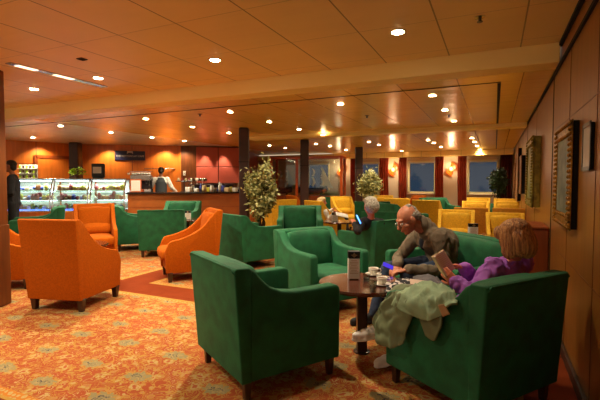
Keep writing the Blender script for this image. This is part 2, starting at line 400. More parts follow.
# ---------------------------------------------------------------- room shell
def polyface(bm, pts): bm.faces.new([bm.verts.new(p) for p in pts])
XR = .55
bm = BM(); box(bm, -14, XR+.1, -3, 16, -.1, 0); struct('floor', bm, 'carpet')
bm = BM(); box(bm, XR, XR+.12, -3, 15.7, 0, 2.9); struct('wall_right', bm, 'wall_wood')
bm = BM()                                                            # dark reveal joints of the panelling
for y, w in ((5.2, .03), (9.1, .03), (12.4, .03), (2.0, .012)): box(bm, XR-.004, XR+.01, y-w/2, y+w/2, 0, 2.6)
struct('trim_1', bm, 'black_gap')
bm = BM()
for z in (1.98, .8): box(bm, XR-.003, XR+.01, -3, 5.1, z-.003, z+.003)
for y in (1.2, 3.05, 4.1, 7.2, 10.6): box(bm, XR-.003, XR+.01, y-.003, y+.003, 0, 2.57)
struct('trim_2', bm, 'pillar_wood')
bm = BM(); box(bm, XR-.025, XR, -3, 15.4, 0, .09); struct('baseboard_right', bevel(bm, .005, 1), 'baseboard_brown')
bm = BM(); box(bm, XR-.02, XR+.005, -3, 15.4, 2.545, 2.575); box(bm, XR-.03, XR+.005, -3, 4.66, 2.72, 2.76); struct('trim_3', bm, 'black_gap')
# ceilings
bm = BM(); box(bm, -14, XR, -3, 4.66, 2.75, 2.85); struct('ceiling', bm, 'ceiling_near')
bm = BM(); box(bm, -14, XR-.02, 4.62, 4.9, 2.57, 2.80); bevel(bm, .012, 2); struct('trim_4', bm, 'beam_paint')
bm = BM(); box(bm, -7.6, XR-.02, 4.9, 9.1, 2.575, 2.7); struct('ceiling', bm, 'ceiling_far')
bm = BM(); box(bm, -14, -7.6, 4.9, 15.5, 2.575, 2.7); struct('ceiling', bm, 'ceiling_case_reflection')
bm = BM(); box(bm, -5.6, XR-.02, 9.0, 9.35, 2.50, 2.62); bevel(bm, .01, 2); struct('trim_5', bm, 'beam_paint')
bm = BM(); box(bm, -5.6, XR-.02, 9.3, 15.5, 2.52, 2.62); box(bm, -7.6, -5.6, 9.1, 15.5, 2.575, 2.7); struct('ceiling', bm, 'ceiling_far')
bm = BM(); box(bm, .005, .04, 5.35, 8.95, 2.566, 2.58); box(bm, .005, .03, 9.4, 15, 2.512, 2.53); box(bm, -14, .04, 5.28, 5.3, 2.57, 2.58); struct('trim_6', bm, 'black_gap')
# back wall with windows
WX = (-.38, -2.38, -4.38, -6.38); WY = 15.5
bm = BM(); xs = [-9.2]
for x in sorted(WX): xs += [x-.48, x+.48]
xs.append(XR)
for i in range(0, len(xs), 2): box(bm, xs[i], xs[i+1], WY, WY+.15, 0, 2.52)
for x in WX: box(bm, x-.48, x+.48, WY, WY+.15, 0, 1.05); box(bm, x-.48, x+.48, WY, WY+.15, 2.2, 2.52)
struct('wall_back', bm, 'white_paint')
bm = BM(); box(bm, -9.2, XR-.03, 15.1, WY, 2.33, 2.52); struct('trim_7', bevel(bm, .01, 1), 'ceiling_far')
for i, x in enumerate(WX):
    w = thing('window', '', 'window', (x, WY, 1.05)); del w['label']; del w['category']; w.name = 'window_%d' % (i+1); w['kind'] = 'structure'
    bm = BM()
    for a in (((-.48, -.42), (0, 1.15)), ((.42, .48), (0, 1.15)), ((-.48, .48), (0, .06)), ((-.48, .48), (1.09, 1.15))): box(bm, *a[0], -.03, .06, *a[1])
    obj('window_frame', bm, 'window_cream', w)
    bm = BM(); box(bm, -.45, .45, .05, .07, .05, 1.1); obj('pane', bm, 'night_glass', w)
    bm = BM(); box(bm, -.53, .53, -.1, -.01, -.04, 0); obj('window_sill', bevel(bm, .006, 1), 'white_paint', w)
    bm = BM(); box(bm, -.46, .46, -.06, -.02, 1.07, 1.13); obj('blind_rail', bm, 'white_card', w)
# cafe wall
CW = [(-12.6, 4.6), (-12.0, 6.5), (-11.2, 8.6), (-9.35, 10.05), (-8.85, 10.3), (-7.46, 11.44), (-9.1, 15.5)]
def wallseg(p, q, z0, z1, th=.1, off=0, s0=0, s1=1):
    p, q = V((*p, 0)), V((*q, 0)); d = q-p; n = V((d.y, -d.x, 0)).normalized()
    a = p+d*s0+n*off; b = p+d*s1+n*off; bm = BM()
    vs = box(bm, 0, (b-a).length, 0, th, z0, z1, Matrix.Translation(a) @ Matrix.Rotation(atan2(d.y, d.x), 4, 'Z')); return bm
nm = ['wall_left', 'wall_left', 'wall_left', 'wall_left', 'wall_left', 'wall_left']
for i in range(6):
    struct('wall_left', wallseg(CW[i], CW[i+1], 0, 2.6), ('cafe_wood', 'cafe_wood', 'cafe_wood', 'cafe_wood', 'pillar_wood', 'rose_glass')[i])
for i, ss in ((1, (.12, .5)), (2, (.62,)), (0, (.6,))):
    for s in ss: struct('trim_8', wallseg(CW[i], CW[i+1], 0, 2.58, .01, .006, s, s+.006), 'cafe_wood_dark')
struct('trim_9', wallseg(CW[1], CW[2], 1.95, 1.965, .01, .006, 0, .78), 'cafe_wood_dark')
# door panel in the cafe wall
d = V((*CW[2], 0))-V((*CW[1], 0)); ang = atan2(d.y, d.x)
dn = thing('door', '', 'door', V((*CW[1], 0))+d*.70+V((d.y, -d.x, 0)).normalized()*.005, ang); del dn['label']; del dn['category']; dn.name = 'door_1'; dn['kind'] = 'structure'
bm = BM(); box(bm, -.42, .36, -.03, 0, 0, 2.12); obj('door_leaf', bm, 'cafe_wood', dn)
bm = BM(); box(bm, -.5, -.42, -.05, 0, 0, 2.2); box(bm, .36, .44, -.05, 0, 0, 2.2); box(bm, -.5, .44, -.05, 0, 2.12, 2.2); obj('door_frame', bm, 'cafe_wood_dark', dn)
bm = BM(); cyl(bm, (.28, -.07, 1.05), (.18, -.07, 1.05), .012); cyl(bm, (.28, -.07, 1.05), (.28, -.03, 1.05), .012); obj('door_handle', bm, 'steel', dn)

# columns
def column(px, py, w, label, wood='column_brown', ztop=2.575, y2=None):
    p = atz(px, py, ztop); t = thing('column', label, 'column', (p.x, p.y, 0), YAW)
    bm = BM(); n = 24
    obj('shaft', rbox(-w/2, w/2, -w/2, w/2, 0, ztop, .03, 3), wood, t)
    obj('joint_band', rbox(-w/2-.003, w/2+.003, -w/2-.003, w/2+.003, 1.86, 1.875, .003, 1), 'black_gap', t)
    obj('foot_plinth', rbox(-w/2-.015, w/2+.015, -w/2-.015, w/2+.015, 0, .12, .008, 1), 'black_gap', t)
column(244, 128, .2, 'thick dark brown column at the end of the cafe counter')
column(304.5, 140, .22, 'dark brown column in front of the ship model case', ztop=2.52)
column(359, 147, .22, 'dark brown column behind the small leafy tree by the far curtains', ztop=2.52)
column(75.5, 142.6, .27, 'dark brown column behind the pastry cases')
t = thing('column', 'orange brown wood pillar with a thicker foot at the left edge', 'column', (at(3, 200, 4.9).x, at(3, 200, 4.9).y, 0), YAW)
obj('shaft', rbox(-.36, -.015, -.1, .1, .9, 2.75, .01, 2), 'pillar_wood', t)
obj('pillar_base', rbox(-.38, .0, -.13, .1, 0, .95, .01, 2), 'pillar_wood', t)

# ---------------------------------------------------------------- curtains, sconces
def curtain(x, w, label, m='curtain_red'):
    bm = BM(); n = 26; rows = 5
    g = []
    for j in range(rows+1):
        z = .1+(2.33-.1)*j/rows; row = []
        for i in range(n+1):
            u = i/n; row.append(bm.verts.new((x-w/2+w*u+.01*sin(j*1.3), 15.3+.035*sin(u*2*pi*4+.3*sin(j))-.01*j/rows, z)))
        g.append(row)
    for j in range(rows):
        for i in range(n): bm.faces.new((g[j][i], g[j][i+1], g[j+1][i+1], g[j+1][i]))
    bmesh.ops.solidify(bm, geom=bm.faces[:], thickness=.012)
    o = obj('curtain', bm, m, smooth=True); return tag(o, label, 'curtain')
curtain(-3.7, .34, 'red curtain left of the sconce by the little tree')
curtain(-3.02, .28, 'red curtain on the left side of the middle window')
curtain(-1.76, .28, 'red curtain on the right side of the middle window')
curtain(-1.02, .28, 'red curtain on the left side of the last window')
curtain(.32, .36, 'dark red curtain in the corner behind the dark bush', 'curtain_dark')
curtain(-4.85, .26, 'narrow red curtain just left of the third column')
def sconce(x, label):
    t = thing('wall_sconce', label, 'wall lamp', (x, WY, 1.9), 0, 'sconces on the white piers')
    bm = BM(); ell(bm, (0, -.03, 0), (.03, .03, .05)); obj('back_plate', bm, 'gold', t, True)
    bm = BM()
    for s in (-1, 1):
        vs = [(.0, -.07, .26), (.17, -.11, .11), (.12, -.1, -.04), (-.04, -.07, .06)]
        a = [bm.verts.new((s*q[0]*(1 if s > 0 else 1), q[1], q[2]*s)) for q in vs]; bm.faces.new(a)
    bmesh.ops.solidify(bm, geom=bm.faces[:], thickness=.01); obj('amber_shade', bm, 'sconce_amber', t)
    bm = BM(); ell(bm, (0, -.13, 0), (.055, .04, .075)); obj('bulb', bm, 'sconce_glow', t, True)
    l = bpy.data.lights.new('sconce_light', 'POINT'); l.specular_factor = .3; l.energy = 3.5; l.color = (1, .78, .5); l.shadow_soft_size = .06
    lo = bpy.data.objects.new('sconce_light', l); C.objects.link(lo); lo.location = (x, WY-.28, 1.95)
sconce(-1.38, 'amber glass wall sconce right of the middle window'); sconce(-3.38, 'amber glass wall sconce left of the middle window')
sconce(-5.4, 'amber glass wall sconce beside the ship model case')

# ---------------------------------------------------------------- downlights
near = [(398, 32), (215, 60), (98, 78), (34, 89)]
far = [(230, 112), (192.5, 127), (269.5, 122), (229, 133), (184.5, 141), (152, 137.5), (257, 138), (227.5, 147), (269.5, 145.5),
       (285.5, 148), (299, 129.5), (60.5, 126), (111, 132.5), (33, 137.5), (146, 119), (340.5, 104), (323, 135),
       (316, 144), (330, 146), (369, 142), (379, 145), (346, 150), (372, 153), (401.5, 151), (410, 152.5), (432.5, 95.5), (445, 110), (454, 121), (460, 129),
       (428, 140), (434, 143), (441, 147), (447, 151), (472, 138), (474.6, 142), (477, 146), (480, 149.5)]
def spot(p, e, cone=125, col=(1, .88, .62), name='downlight_beam', rot=(0, 0, 0), blend=.6):
    l = bpy.data.lights.new(name, 'SPOT'); l.energy = e; l.color = col; l.spot_size = radians(cone); l.spot_blend = blend; l.shadow_soft_size = .05
    o = bpy.data.objects.new(name, l); C.objects.link(o); o.location = p; o.rotation_euler = rot
lamp0 = None
def downlight(px, py, zc, e, label, group):
    global lamp0
    p = atz(px, py, zc)
    if lamp0 is None:
        lamp0 = thing('downlight', label, 'ceiling light', p, 0, group)
        bm = BM(); n = 20; A = [bm.verts.new((.052*cos(2*pi*i/n), .052*sin(2*pi*i/n), -.002)) for i in range(n)]; B = [bm.verts.new((.068*cos(2*pi*i/n), .068*sin(2*pi*i/n), -.004)) for i in range(n)]
        D_ = [bm.verts.new((.068*cos(2*pi*i/n), .068*sin(2*pi*i/n), .004)) for i in range(n)]
        for i in range(n):
            j = (i+1) % n; bm.faces.new((A[i], A[j], B[j], B[i])); bm.faces.new((B[i], B[j], D_[j], D_[i]))
        obj('trim_ring', bm, 'steel', lamp0, True)
        bm = BM(); cyl(bm, (0, 0, -.006), (0, 0, .004), .052, n=20); obj('lens', bm, 'lamp', lamp0)
    else: dup(lamp0, p, 0, label, group, 1 if zc > 2.7 else .8)
    if e: spot(p+V((0, 0, -.02)), e)
names = ['second from the wall', 'above the orange chairs', 'above the cafe side', 'farthest left']
for (px, py), nn in zip(near, ('nearest the panelled wall', 'second from the right', 'third from the right', 'farthest left')):
    downlight(px, py, 2.748, 96 if px < 300 else 32, 'round white downlight of the front ceiling row, the one '+nn, 'downlights in the near ceiling')
for x_, nn in ((-2.73, 'above the front of the carpet'), (-4.53, 'left of the first'), (-6.3, 'farthest out left')):
    dup(lamp0, (x_, 1.15, 2.748), 0, 'round white downlight nearer than the front row, '+nn, 'downlights in the near ceiling'); spot(V((x_, 1.15, 2.72)), 45)
for i, (px, py) in enumerate(far):
    z = 2.57 if atz(px, py, 2.57).y < 9.1 or px < 295 else 2.515
    L_ = 'small lit downlight in the glossy rear ceiling ' + ('over the cafe' if px < 250 else 'near the far windows')
    downlight(px, py, z, 52 if px < 200 else 23, L_, 'downlights over the cafe' if px < 250 else 'downlights towards the far windows')
for px, py, z, lab in ((367, 115.5, 2.57, 'unlit round ceiling fitting in the glossy rear ceiling'), (480, 17, 2.75, 'small dark ceiling sprinkler near the panelled wall'), (449, 115, 2.57, 'tiny dark sprinkler beside the row of four downlights'), (200, 114, 2.57, 'tiny dark sprinkler left of the cafe downlight')):
    p = atz(px, py, z); t = thing('ceiling_sprinkler', lab, 'sprinkler', p)
    bm = BM(); cyl(bm, (0, 0, -.004), (0, 0, .002), .04, n=14); obj('flange', bm, 'steel', t)
    bm = BM(); cyl(bm, (0, 0, -.035), (0, 0, -.004), .012, n=10); cyl(bm, (0, 0, -.04), (0, 0, -.036), .022, n=12); obj('nozzle', bm, 'black_plastic', t)
p = atz(82, 59, 2.748); t = thing('ceiling_vent', 'small dark square ceiling vent above the orange chair', 'vent', p)
obj('vent_frame', rbox(-.04, .04, -.04, .04, -.006, .002, .002, 1), 'column_brown', t)
bm = BM()
for k in range(4): box(bm, -.03, .03, -.03+k*.017, -.021+k*.017, -.010, -.006)
obj('vent_slats', bm, 'black_gap', t)
# long recessed light strip in the near ceiling at the left
p0, p1 = atz(8, 63, 2.745), atz(105, 87, 2.745); dd = p1-p0
t = thing('recessed_light_strip', 'long recessed strip with pale glowing tubes in the left ceiling', 'ceiling light', p0, atan2(dd.y, dd.x))
obj('channel', rbox(0, dd.length, -.05, .05, -.004, .006, .001, 1), 'steel', t)
for a, b in ((.07, .25), (.42, .62)): obj('glow_tube', rbox(dd.length*a, dd.length*b, -.04, .04, -.008, .0, .002, 1), mat('strip_glow', (255, 220, 170), .5, emit=(255, 222, 180), estr=.8) if a < .1 else 'strip_glow', t)

# ---------------------------------------------------------------- armchairs
def taper(bm, k):
    for v in bm.verts: v.co.x *= 1+k*(v.co.z-.5)
    return bm
def seat_unit(name, kind, mt, label, cat, group, loc, rz, W=None):
    t = thing(name, label, cat, loc, rz, group)
    if kind == 'tub':
        W = W or .80; hw = W/2; th = .10
        side = [(-.37, .13), (-.385, .855), (-.34, .865), (-.30, .84), (-.25, .78), (-.19, .725), (-.11, .69), (0, .672), (.15, .67), (.34, .672), (.375, .66), (.385, .63), (.385, .13)]
        for s in (-1, 1):
            bm = BM(); x0, x1 = sorted((s*(hw-th), s*hw)); prism(bm, side, x0, x1); bevel(bm, .018, 3, .6); obj('arm', taper(bm, .03), mt, t, True)
        bm = BM(); prism(bm, [(-.33, .13), (-.40, .13), (-.455, .86), (-.44, .875), (-.345, .87), (-.33, .85)], -hw-.004, hw+.004); bevel(bm, .018, 3, .6); obj('backrest', taper(bm, .03), mt, t, True)
        obj('front_rail', rbox(-hw+th-.01, hw-th+.01, -.34, .37, .13, .30, .012), mt, t)
        obj('seat_cushion', cushion(-hw+th, hw-th, -.20, .395, .295, .45, .035, .02), mt, t, True)
        mx = Matrix.Translation((0, -.26, .42)) @ Matrix.Rotation(radians(8), 4, 'X')
        obj('back_cushion', cushion(-hw+th, hw-th, -.08, .08, 0, .425, .035, .02, mx), mt, t, True)
        bm = BM(); tube(bm, [(-hw+.0, -.455, .845), (-hw+.03, -.456, .868), (hw-.03, -.456, .868), (hw, -.455, .845)], .006); obj('piping', bm, mt, t, True)
        for sx in (-1, 1):
            for y in (-.34, .33):
                bm = BM(); x = sx*(hw-.06); box(bm, x-.028, x+.028, y-.028, y+.028, 0, .14)
                for v in bm.verts:
                    if v.co.z < .05: v.co.x = x+(v.co.x-x)*.7; v.co.y = y+(v.co.y-y)*.7
                obj('leg', bevel(bm, .004, 1), 'dark_wood', t)
    elif kind == 'wing':
        W = W or .66; hw = W/2; th = .065
        side = [(-.36, .13), (-.42, .98), (-.375, .995), (-.33, .96), (-.25, .86), (-.16, .765), (-.06, .69), (.06, .635), (.18, .60), (.26, .585), (.295, .57), (.32, .53), (.36, .44), (.345, .13)]
        for s in (-1, 1):
            bm = BM(); x0, x1 = sorted((s*(hw-th), s*hw)); prism(bm, side, x0, x1); bevel(bm, .012, 3, .6); obj('arm', taper(bm, .1), mt, t, True)
        bm = BM(); prism(bm, [(-.32, .13), (-.375, .13), (-.455, .99), (-.44, 1.005), (-.375, 1.0), (-.34, .9)], -hw-.003, hw+.003); bevel(bm, .012, 3, .6); obj('backrest', taper(bm, .1), mt, t, True)
        obj('front_rail', rbox(-hw+th-.01, hw-th+.01, -.33, .32, .13, .31, .012), mt, t)
        obj('seat_cushion', cushion(-hw+th-.003, hw-th+.003, -.22, .40, .30, .46, .05, .02), mt, t, True)
        mx = Matrix.Translation((0, -.27, .44)) @ Matrix.Rotation(radians(7), 4, 'X')
        obj('back_cushion', cushion(-hw+th-.002, hw-th+.002, -.06, .06, 0, .50, .03, .015, mx), mt, t, True)
        mx = Matrix.Translation((0, -.14, .46)) @ Matrix.Rotation(radians(12), 4, 'X')
        obj('lumbar_cushion', cushion(-hw+th+.01, hw-th-.01, -.06, .06, 0, .18, .05, .025, mx), mt, t, True)
        for sx in (-1, 1):
            for y in (-.31, .29):
                bm = BM(); x = sx*(hw-.045); box(bm, x-.036, x+.036, y-.036, y+.036, 0, .14)
                for v in bm.verts:
                    if v.co.z < .05: v.co.x = x+(v.co.x-x)*.65; v.co.y = y+(v.co.y-y)*.65
                obj('leg', bevel(bm, .004, 1), 'dark_wood', t)
    return t
protos = {}
def fa(fx, fy): return atan2(-fx, fy)
def chair(kind, mt, x, y, rz, label, s=1, group=None):
    key = (kind, mt)
    colr = {'green_velvet': 'green', 'green_velvet_dark': 'green', 'orange_fabric': 'orange', 'yellow_fabric': 'yellow', 'yellow_fabric_shaded': 'shade-toned yellow'}[mt]
    group = group or '%s %s' % (colr, 'tub armchairs' if kind == 'tub' else 'high backed armchairs')
    if key not in protos:
        protos[key] = seat_unit('armchair', kind, mt, label, 'armchair', group, (x, y, 0), rz); protos[key].scale = (s,)*3; return protos[key]
    return dup(protos[key], (x, y, 0), rz, label, group, s)
G, O_, Y_, H_ = 'green_velvet', 'orange_fabric', 'yellow_fabric', 'yellow_fabric_shaded'
chair('tub', G, -1.59, 2.82, 5.73, 'large green velvet tub armchair seen from behind in the centre foreground', 1.03)
B = chair('tub', G, -.16, 3.09, .95, 'dark green armchair the woman in purple sits in, close to the wall')
chair('tub', G, -1.84, 4.57, 4.12, 'empty green armchair facing us just beyond the round table')
chair('tub', G, -3.88, 6.3, 5.85, 'green armchair seen from behind left of the variegated tree', 1.04)
pe = at(300, 200, 8.35); chair('tub', G, pe.x, pe.y, fa(.42, -.9), 'small looking green armchair facing us behind the empty one', 1.1)
seat_unit('sofa', 'tub', G, 'green two seat sofa the man in the fleece sits on', 'sofa', None, (-.44, 4.62, 0), 2.34, 1.22)
chair('tub', G, -1.8, 6.63, 1.12, 'green armchair under the grey haired person in black')
chair('wing', O_, -4.54, 3.42, .26, 'orange high backed armchair seen from behind, nearest at left', 1.04)
chair('wing', O_, -6.67, 5.42, 4.08, 'orange armchair facing us with a small lumbar cushion', 1.03)
chair('wing', O_, -4.26, 5.08, 2.44, 'orange armchair seen from the side, facing left', 1.03)
chair('wing', O_, -6.15, 3.62, fa(.8, .6), 'orange armchair cut off behind the pillar at the left edge')
chair('tub', G, -7.16, 6.86, 5.59, 'green armchair in profile behind the facing orange one', 1.08)
chair('tub', G, -6.06, 6.52, .64, 'green armchair seen squarely from behind near the cafe', 1.05)
chair('tub', G, -7.11, 8.19, 3.59, 'green armchair facing us in front of the wooden counter', 1.1)
chair('tub', G, -8.25, 5.35, 2.5, 'green armchair with a sweeping arm in front of the pastry cases', 1.1)
pw = at(-16, 200, 8.7); chair('tub', G, pw.x, pw.y, 5.3, 'green armchair behind the waiter at the far left', 1.1)
# yellow chairs and the far rows
chair('wing', Y_, -3.75, 9.66, -.57, 'yellow armchair holding a person with pale hair')
chair('wing', Y_, -4.05, 12.06, -2.39, 'yellow armchair facing us beside the third column')
chair('wing', Y_, -5.22, 9.83, .94, 'yellow armchair seen from behind right of the variegated tree')
def chp(kind, mt, px, d, rz, label, sc_=1):
    p = at(px, 200, d); return chair(kind, mt, p.x, p.y, rz, label, sc_)
chp('wing', Y_, 456, 7.5, 3.2, 'yellow armchair facing us, left of the two nearest the wall', .93)
chp('wing', Y_, 507, 7.15, 3.2, 'yellow armchair facing us, the one against the panelled wall', .9)
chp('wing', H_, 470, 8.9, .1, 'shade-toned yellow armchair back left of the small menu box, nearest of its kind', .93)
chp('wing', H_, 510, 8.7, .0, 'shade-toned yellow armchair back closest to the panelled wall', .93)
chp('wing', Y_, 475, 10.6, 3.14, 'yellow armchair behind the nearest left shade-toned one', .95)
chp('wing', Y_, 508.5, 10.3, 3.14, 'yellow armchair in the wall row, behind the shade-toned one', .95)
chp('wing', Y_, 478, 12.5, 3.14, 'yellow armchair right under the last window', .97)
chp('wing', Y_, 507, 11.7, 3.14, 'yellow armchair in front of the green one by the dark bush', .97)
chair('wing', Y_, -2.6, 11.9, fa(-.43, .91), 'yellow armchair seen from behind above the man')
chair('wing', Y_, -1.45, 11.2, fa(.25, .95), 'tall yellow armchair back between two green chairs')
chair('tub', G, -1.95, 9.9, fa(.75, .65), 'green armchair left of the tall yellow back', 1.1)
chair('tub', G, -1.5, 13.4, fa(.6, -.8), 'green armchair under the curtain left of the last window', 1.1)
pb = at(503, 200, 12.65); chair('tub', G, pb.x, pb.y, fa(0, -1), 'green armchair at the foot of the dark bush', .9)
chair('wing', Y_, -3.3, 13.6, fa(.3, -.95), 'yellow armchair under the sconce left of the middle window')
chair('wing', O_, -2.6, 14.2, fa(-.7, -.6), 'small orange armchair under the middle window')
chair('tub', G, -2.95, 10.85, fa(-.3, .95), 'green armchair back left of the little tree trunk side, by the far sconce', 1.1)
chair('tub', G, -2.05, 8.45, fa(-.2, .97), 'green armchair back just beyond the person in black', 1.0)
chair('tub', G, -4.9, 13.3, fa(-.2, .97), 'green armchair back in front of the ship model case', 1.1)
chair('wing', O_, -5.9, 12.9, fa(.6, .7), 'orange armchair beside the ship model case')
chair('tub', G, -5.9, 11.0, fa(.5, .8), 'green armchair behind the leaves of the variegated tree', 1.1)

# ---------------------------------------------------------------- tables
def round_table(x, y, label, r=.37, h=.6, group=None):
    t = thing('round_table', label, 'table', (x, y, 0), 0, group)
    bm = BM(); lathe(bm, [(r-.03, h-.035), (r-.004, h-.03), (r, h-.015), (r-.006, h)], 48); obj('table_top', bm, 'table_wood', t)
    bm = BM(); lathe(bm, [(.16, h-.05), (.16, h-.035)], 24); obj('top_plate', bm, 'dark_wood', t)
    obj('pedestal', rbox(-.042, .042, -.042, .042, .012, h-.045, .008, 2, Matrix.Rotation(YAW, 4, 'Z')), 'dark_wood', t)
    bm = BM(); lathe(bm, [(.07, 0), (.07, .01), (.05, .016)], 24); obj('floor_flange', bm, 'dark_wood', t)
    return t
round_table(-1.01, 3.43, 'round dark wood table with cups between the seated pair')
tq = atz(79, 244, .6)
round_table(tq.x, tq.y, 'small dark round table among the orange armchairs')
round_table(-3.05, 8.6, 'small dark table beside the pale haired person')
round_table(-.33, 7.2, 'small dark table behind the green chair of the man')
round_table(-6.35, 7.6, 'small dark table between the green cafe chairs')
def menu_stand(x, y, z, label, rz=YAW, h=.25, w=.1):
    t = thing('menu_stand', label, 'menu stand', (x, y, z), rz, None)
    obj('card_body', rbox(-w/2, w/2, -.03, .03, 0, h*.74, .004, 1), 'white_card', t)
    obj('dark_header', rbox(-w/2-.002, w/2+.002, -.032, .032, h*.74, h, .004, 1), 'black_plastic', t)
    bm = BM(); vs = [(-.03, 0), (0, -.022), (.03, 0), (.012, .004), (0, .022), (-.012, .004)]
    f = [bm.verts.new((a, -.034, h*.87+b)) for a, b in vs]; bm.faces.new(f); bmesh.ops.solidify(bm, geom=bm.faces[:], thickness=.001)
    obj('crown_mark', bm, 'beige_paper', t)
    bm = BM()
    for k in range(9):
        ww = w*(.36 if k % 3 else .25); box(bm, -ww, ww, -.0312, -.0302, h*.66-k*.014, h*.66-k*.014+.004)
    obj('printed_lines', bm, 'beige_paper', t)
    obj('foot_block', rbox(-w/2+.01, w/2-.01, -.034, -.028, 0, .008, .001, 1), 'black_plastic', t)
menu_stand(-1.11, 3.51, .6, 'tall white menu stand with a dark top on the round table')
menu_stand(-3.1, 8.45, .6, 'black and white menu box beside the pale haired person', h=.2, w=.13)
menu_stand(-.30, 7.1, .6, 'black and white menu box behind the man and the woman', h=.2, w=.14)
menu_stand(tq.x-.22, tq.y+.0, .6, 'small dark menu stand peeking over the nearest orange armchair', h=.22, w=.1)
menu_stand(-6.3, 7.55, .6, 'small black box behind the square green armchair back', h=.2, w=.12)
# cups and glasses
def cup(px, py, label, ang, r=.042):
    p = atz(px, py, .6); s = thing('saucer', 'white saucer under the '+label, 'saucer', (p.x, p.y, .6))
    bm = BM(); lathe(bm, [(.03, 0), (.045, .003), (.074, .012), (.073, .015), (.04, .008), (.0, .007)], 28); obj('dish', bm, 'porcelain', s, True)
    t = thing('coffee_cup', 'white '+label, 'cup', (p.x, p.y, .609), ang)
    bm = BM(); lathe(bm, [(.026, 0), (.03, .004), (r, .035), (r+.003, .058), (r, .058), (r-.004, .04), (.024, .008), (0, .007)], 28); obj('cup_body', bm, 'porcelain', t, True)
    bm = BM(); lathe(bm, [(0, .045), (r-.003, .045), (r-.003, .05), (0, .052)], 24); obj('coffee_surface', bm, 'coffee', t)
    bm = BM(); tube(bm, [(r-.004, 0, .048), (r+.02, 0, .05), (r+.026, 0, .034), (r+.014, 0, .02), (r-.01, 0, .02)], .005); obj('cup_handle', bm, 'porcelain', t, True)
cup(373.5, 275, 'coffee cup farther from us, beside the menu stand', .2)
cup(382, 285, 'coffee cup nearer to us, by the striped cloth', .1)
def tumbler(px, py, label, h=.085):
    p = atz(px, py, .6); t = thing('glass_tumbler', label, 'glass', (p.x, p.y, .6))
    bm = BM(); lathe(bm, [(.026, 0), (.031, h), (.029, h), (.024, .012), (0, .011)], 24); obj('glass_wall', bm, 'tumbler_glass', t, True)
    bm = BM(); lathe(bm, [(0, .012), (.0235, .012), (.026, .035), (0, .035)], 20); obj('water', bm, 'tumbler_glass', t, True)
tumbler(366.5, 281, 'clear tumbler in front of the farther coffee cup', .06)
tumbler(373, 291, 'clear tumbler at the near edge of the round table')
p = atz(391, 281, .6); tag(obj('spoon', rbox(p.x-.05, p.x+.05, p.y-.005, p.y+.005, .6, .604, .001, 1), 'chrome'), 'small spoon lying on the round table', 'spoon')

# ---------------------------------------------------------------- right wall pictures
def picture(name, y0, y1, z0, z1, dep, fr, canvas, label, border=.09, ornate=True, back='black_gap', scene=None):
    t = thing(name, label, 'picture', (XR, (y0+y1)/2, z0))
    hy, h = (y1-y0)/2, z1-z0
    obj('backing_box', rbox(-dep*.8, 0, -hy+.01, hy-.01, .01, h-.01, .004, 1), back, t)
    bm = BM()
    segs = [(-hy, -hy+border, 0, h), (hy-border, hy, 0, h), (-hy, hy, 0, border), (-hy, hy, h-border, h)]
    for a in segs: box(bm, -dep, -dep*.8, *a)
    bevel(bm, .012, 2)
    if ornate:
        step = .04
        def knob(y, z): ell(bm, (-dep-.003, y, z), (.013, .017, .017), sub=1)
        k = -hy+.02
        while k < hy: knob(k, .02); knob(k, h-.02); knob(k, border-.01); knob(k, h-border+.01); k += step
        k = .04
        while k < h: knob(-hy+.02, k); knob(hy-.02, k); knob(-hy+border-.01, k); knob(hy-border+.01, k); k += step
    obj('picture_frame', bm, fr, t, False)
    obj('canvas', rbox(-dep*.86, -dep*.78, -hy+border*.8, hy-border*.8, border*.8, h-border*.8, .001, 1), canvas, t)
picture('framed_painting', 3.62, 4.52, 1.09, 1.91, .05, 'gold', 'canvas', 'large painting in an ornate gold frame on the panelled wall', .11)
picture('framed_mirror', 3.1, 3.38, 1.52, 1.83, .025, 'black_plastic', 'mirror', 'narrow black framed mirror nearest to us on the panelled wall', .03, False)
picture('framed_painting', 6.45, 7.6, 1.10, 2.08, .10, 'olive_gold', 'canvas_green', 'olive gold framed painting behind the large ornate one', .12, True, 'olive_gold')
picture('framed_painting', 9.6, 10.3, 1.2, 2.0, .08, 'dull_gold', 'canvas_warm', 'smaller framed picture third along the panelled wall', .08, False)
picture('framed_painting', 11.0, 12.1, 1.0, 2.25, .08, 'dull_gold', 'canvas_warm', 'tall dull gold framed picture fourth along the panelled wall', .1, False)
picture('framed_painting', 13.2, 14.1, 1.2, 2.0, .06, 'dull_gold', 'canvas_warm', 'farthest framed picture on the panelled wall before the bush', .08, False)
t = thing('low_cabinet', 'brown low wooden cabinet against the wall behind the woman', 'cabinet', (XR-.005, 5.65, 0))
obj('cabinet_body', rbox(-.26, -.0, -.35, .35, .06, .93, .01, 2), 'cafe_wood_dark', t); obj('cabinet_top', rbox(-.28, -.0, -.37, .37, .93, .955, .006, 1), 'cafe_wood_dark', t)
obj('cabinet_plinth', rbox(-.24, -.0, -.33, .33, 0, .06, .003, 1), 'black_gap', t)

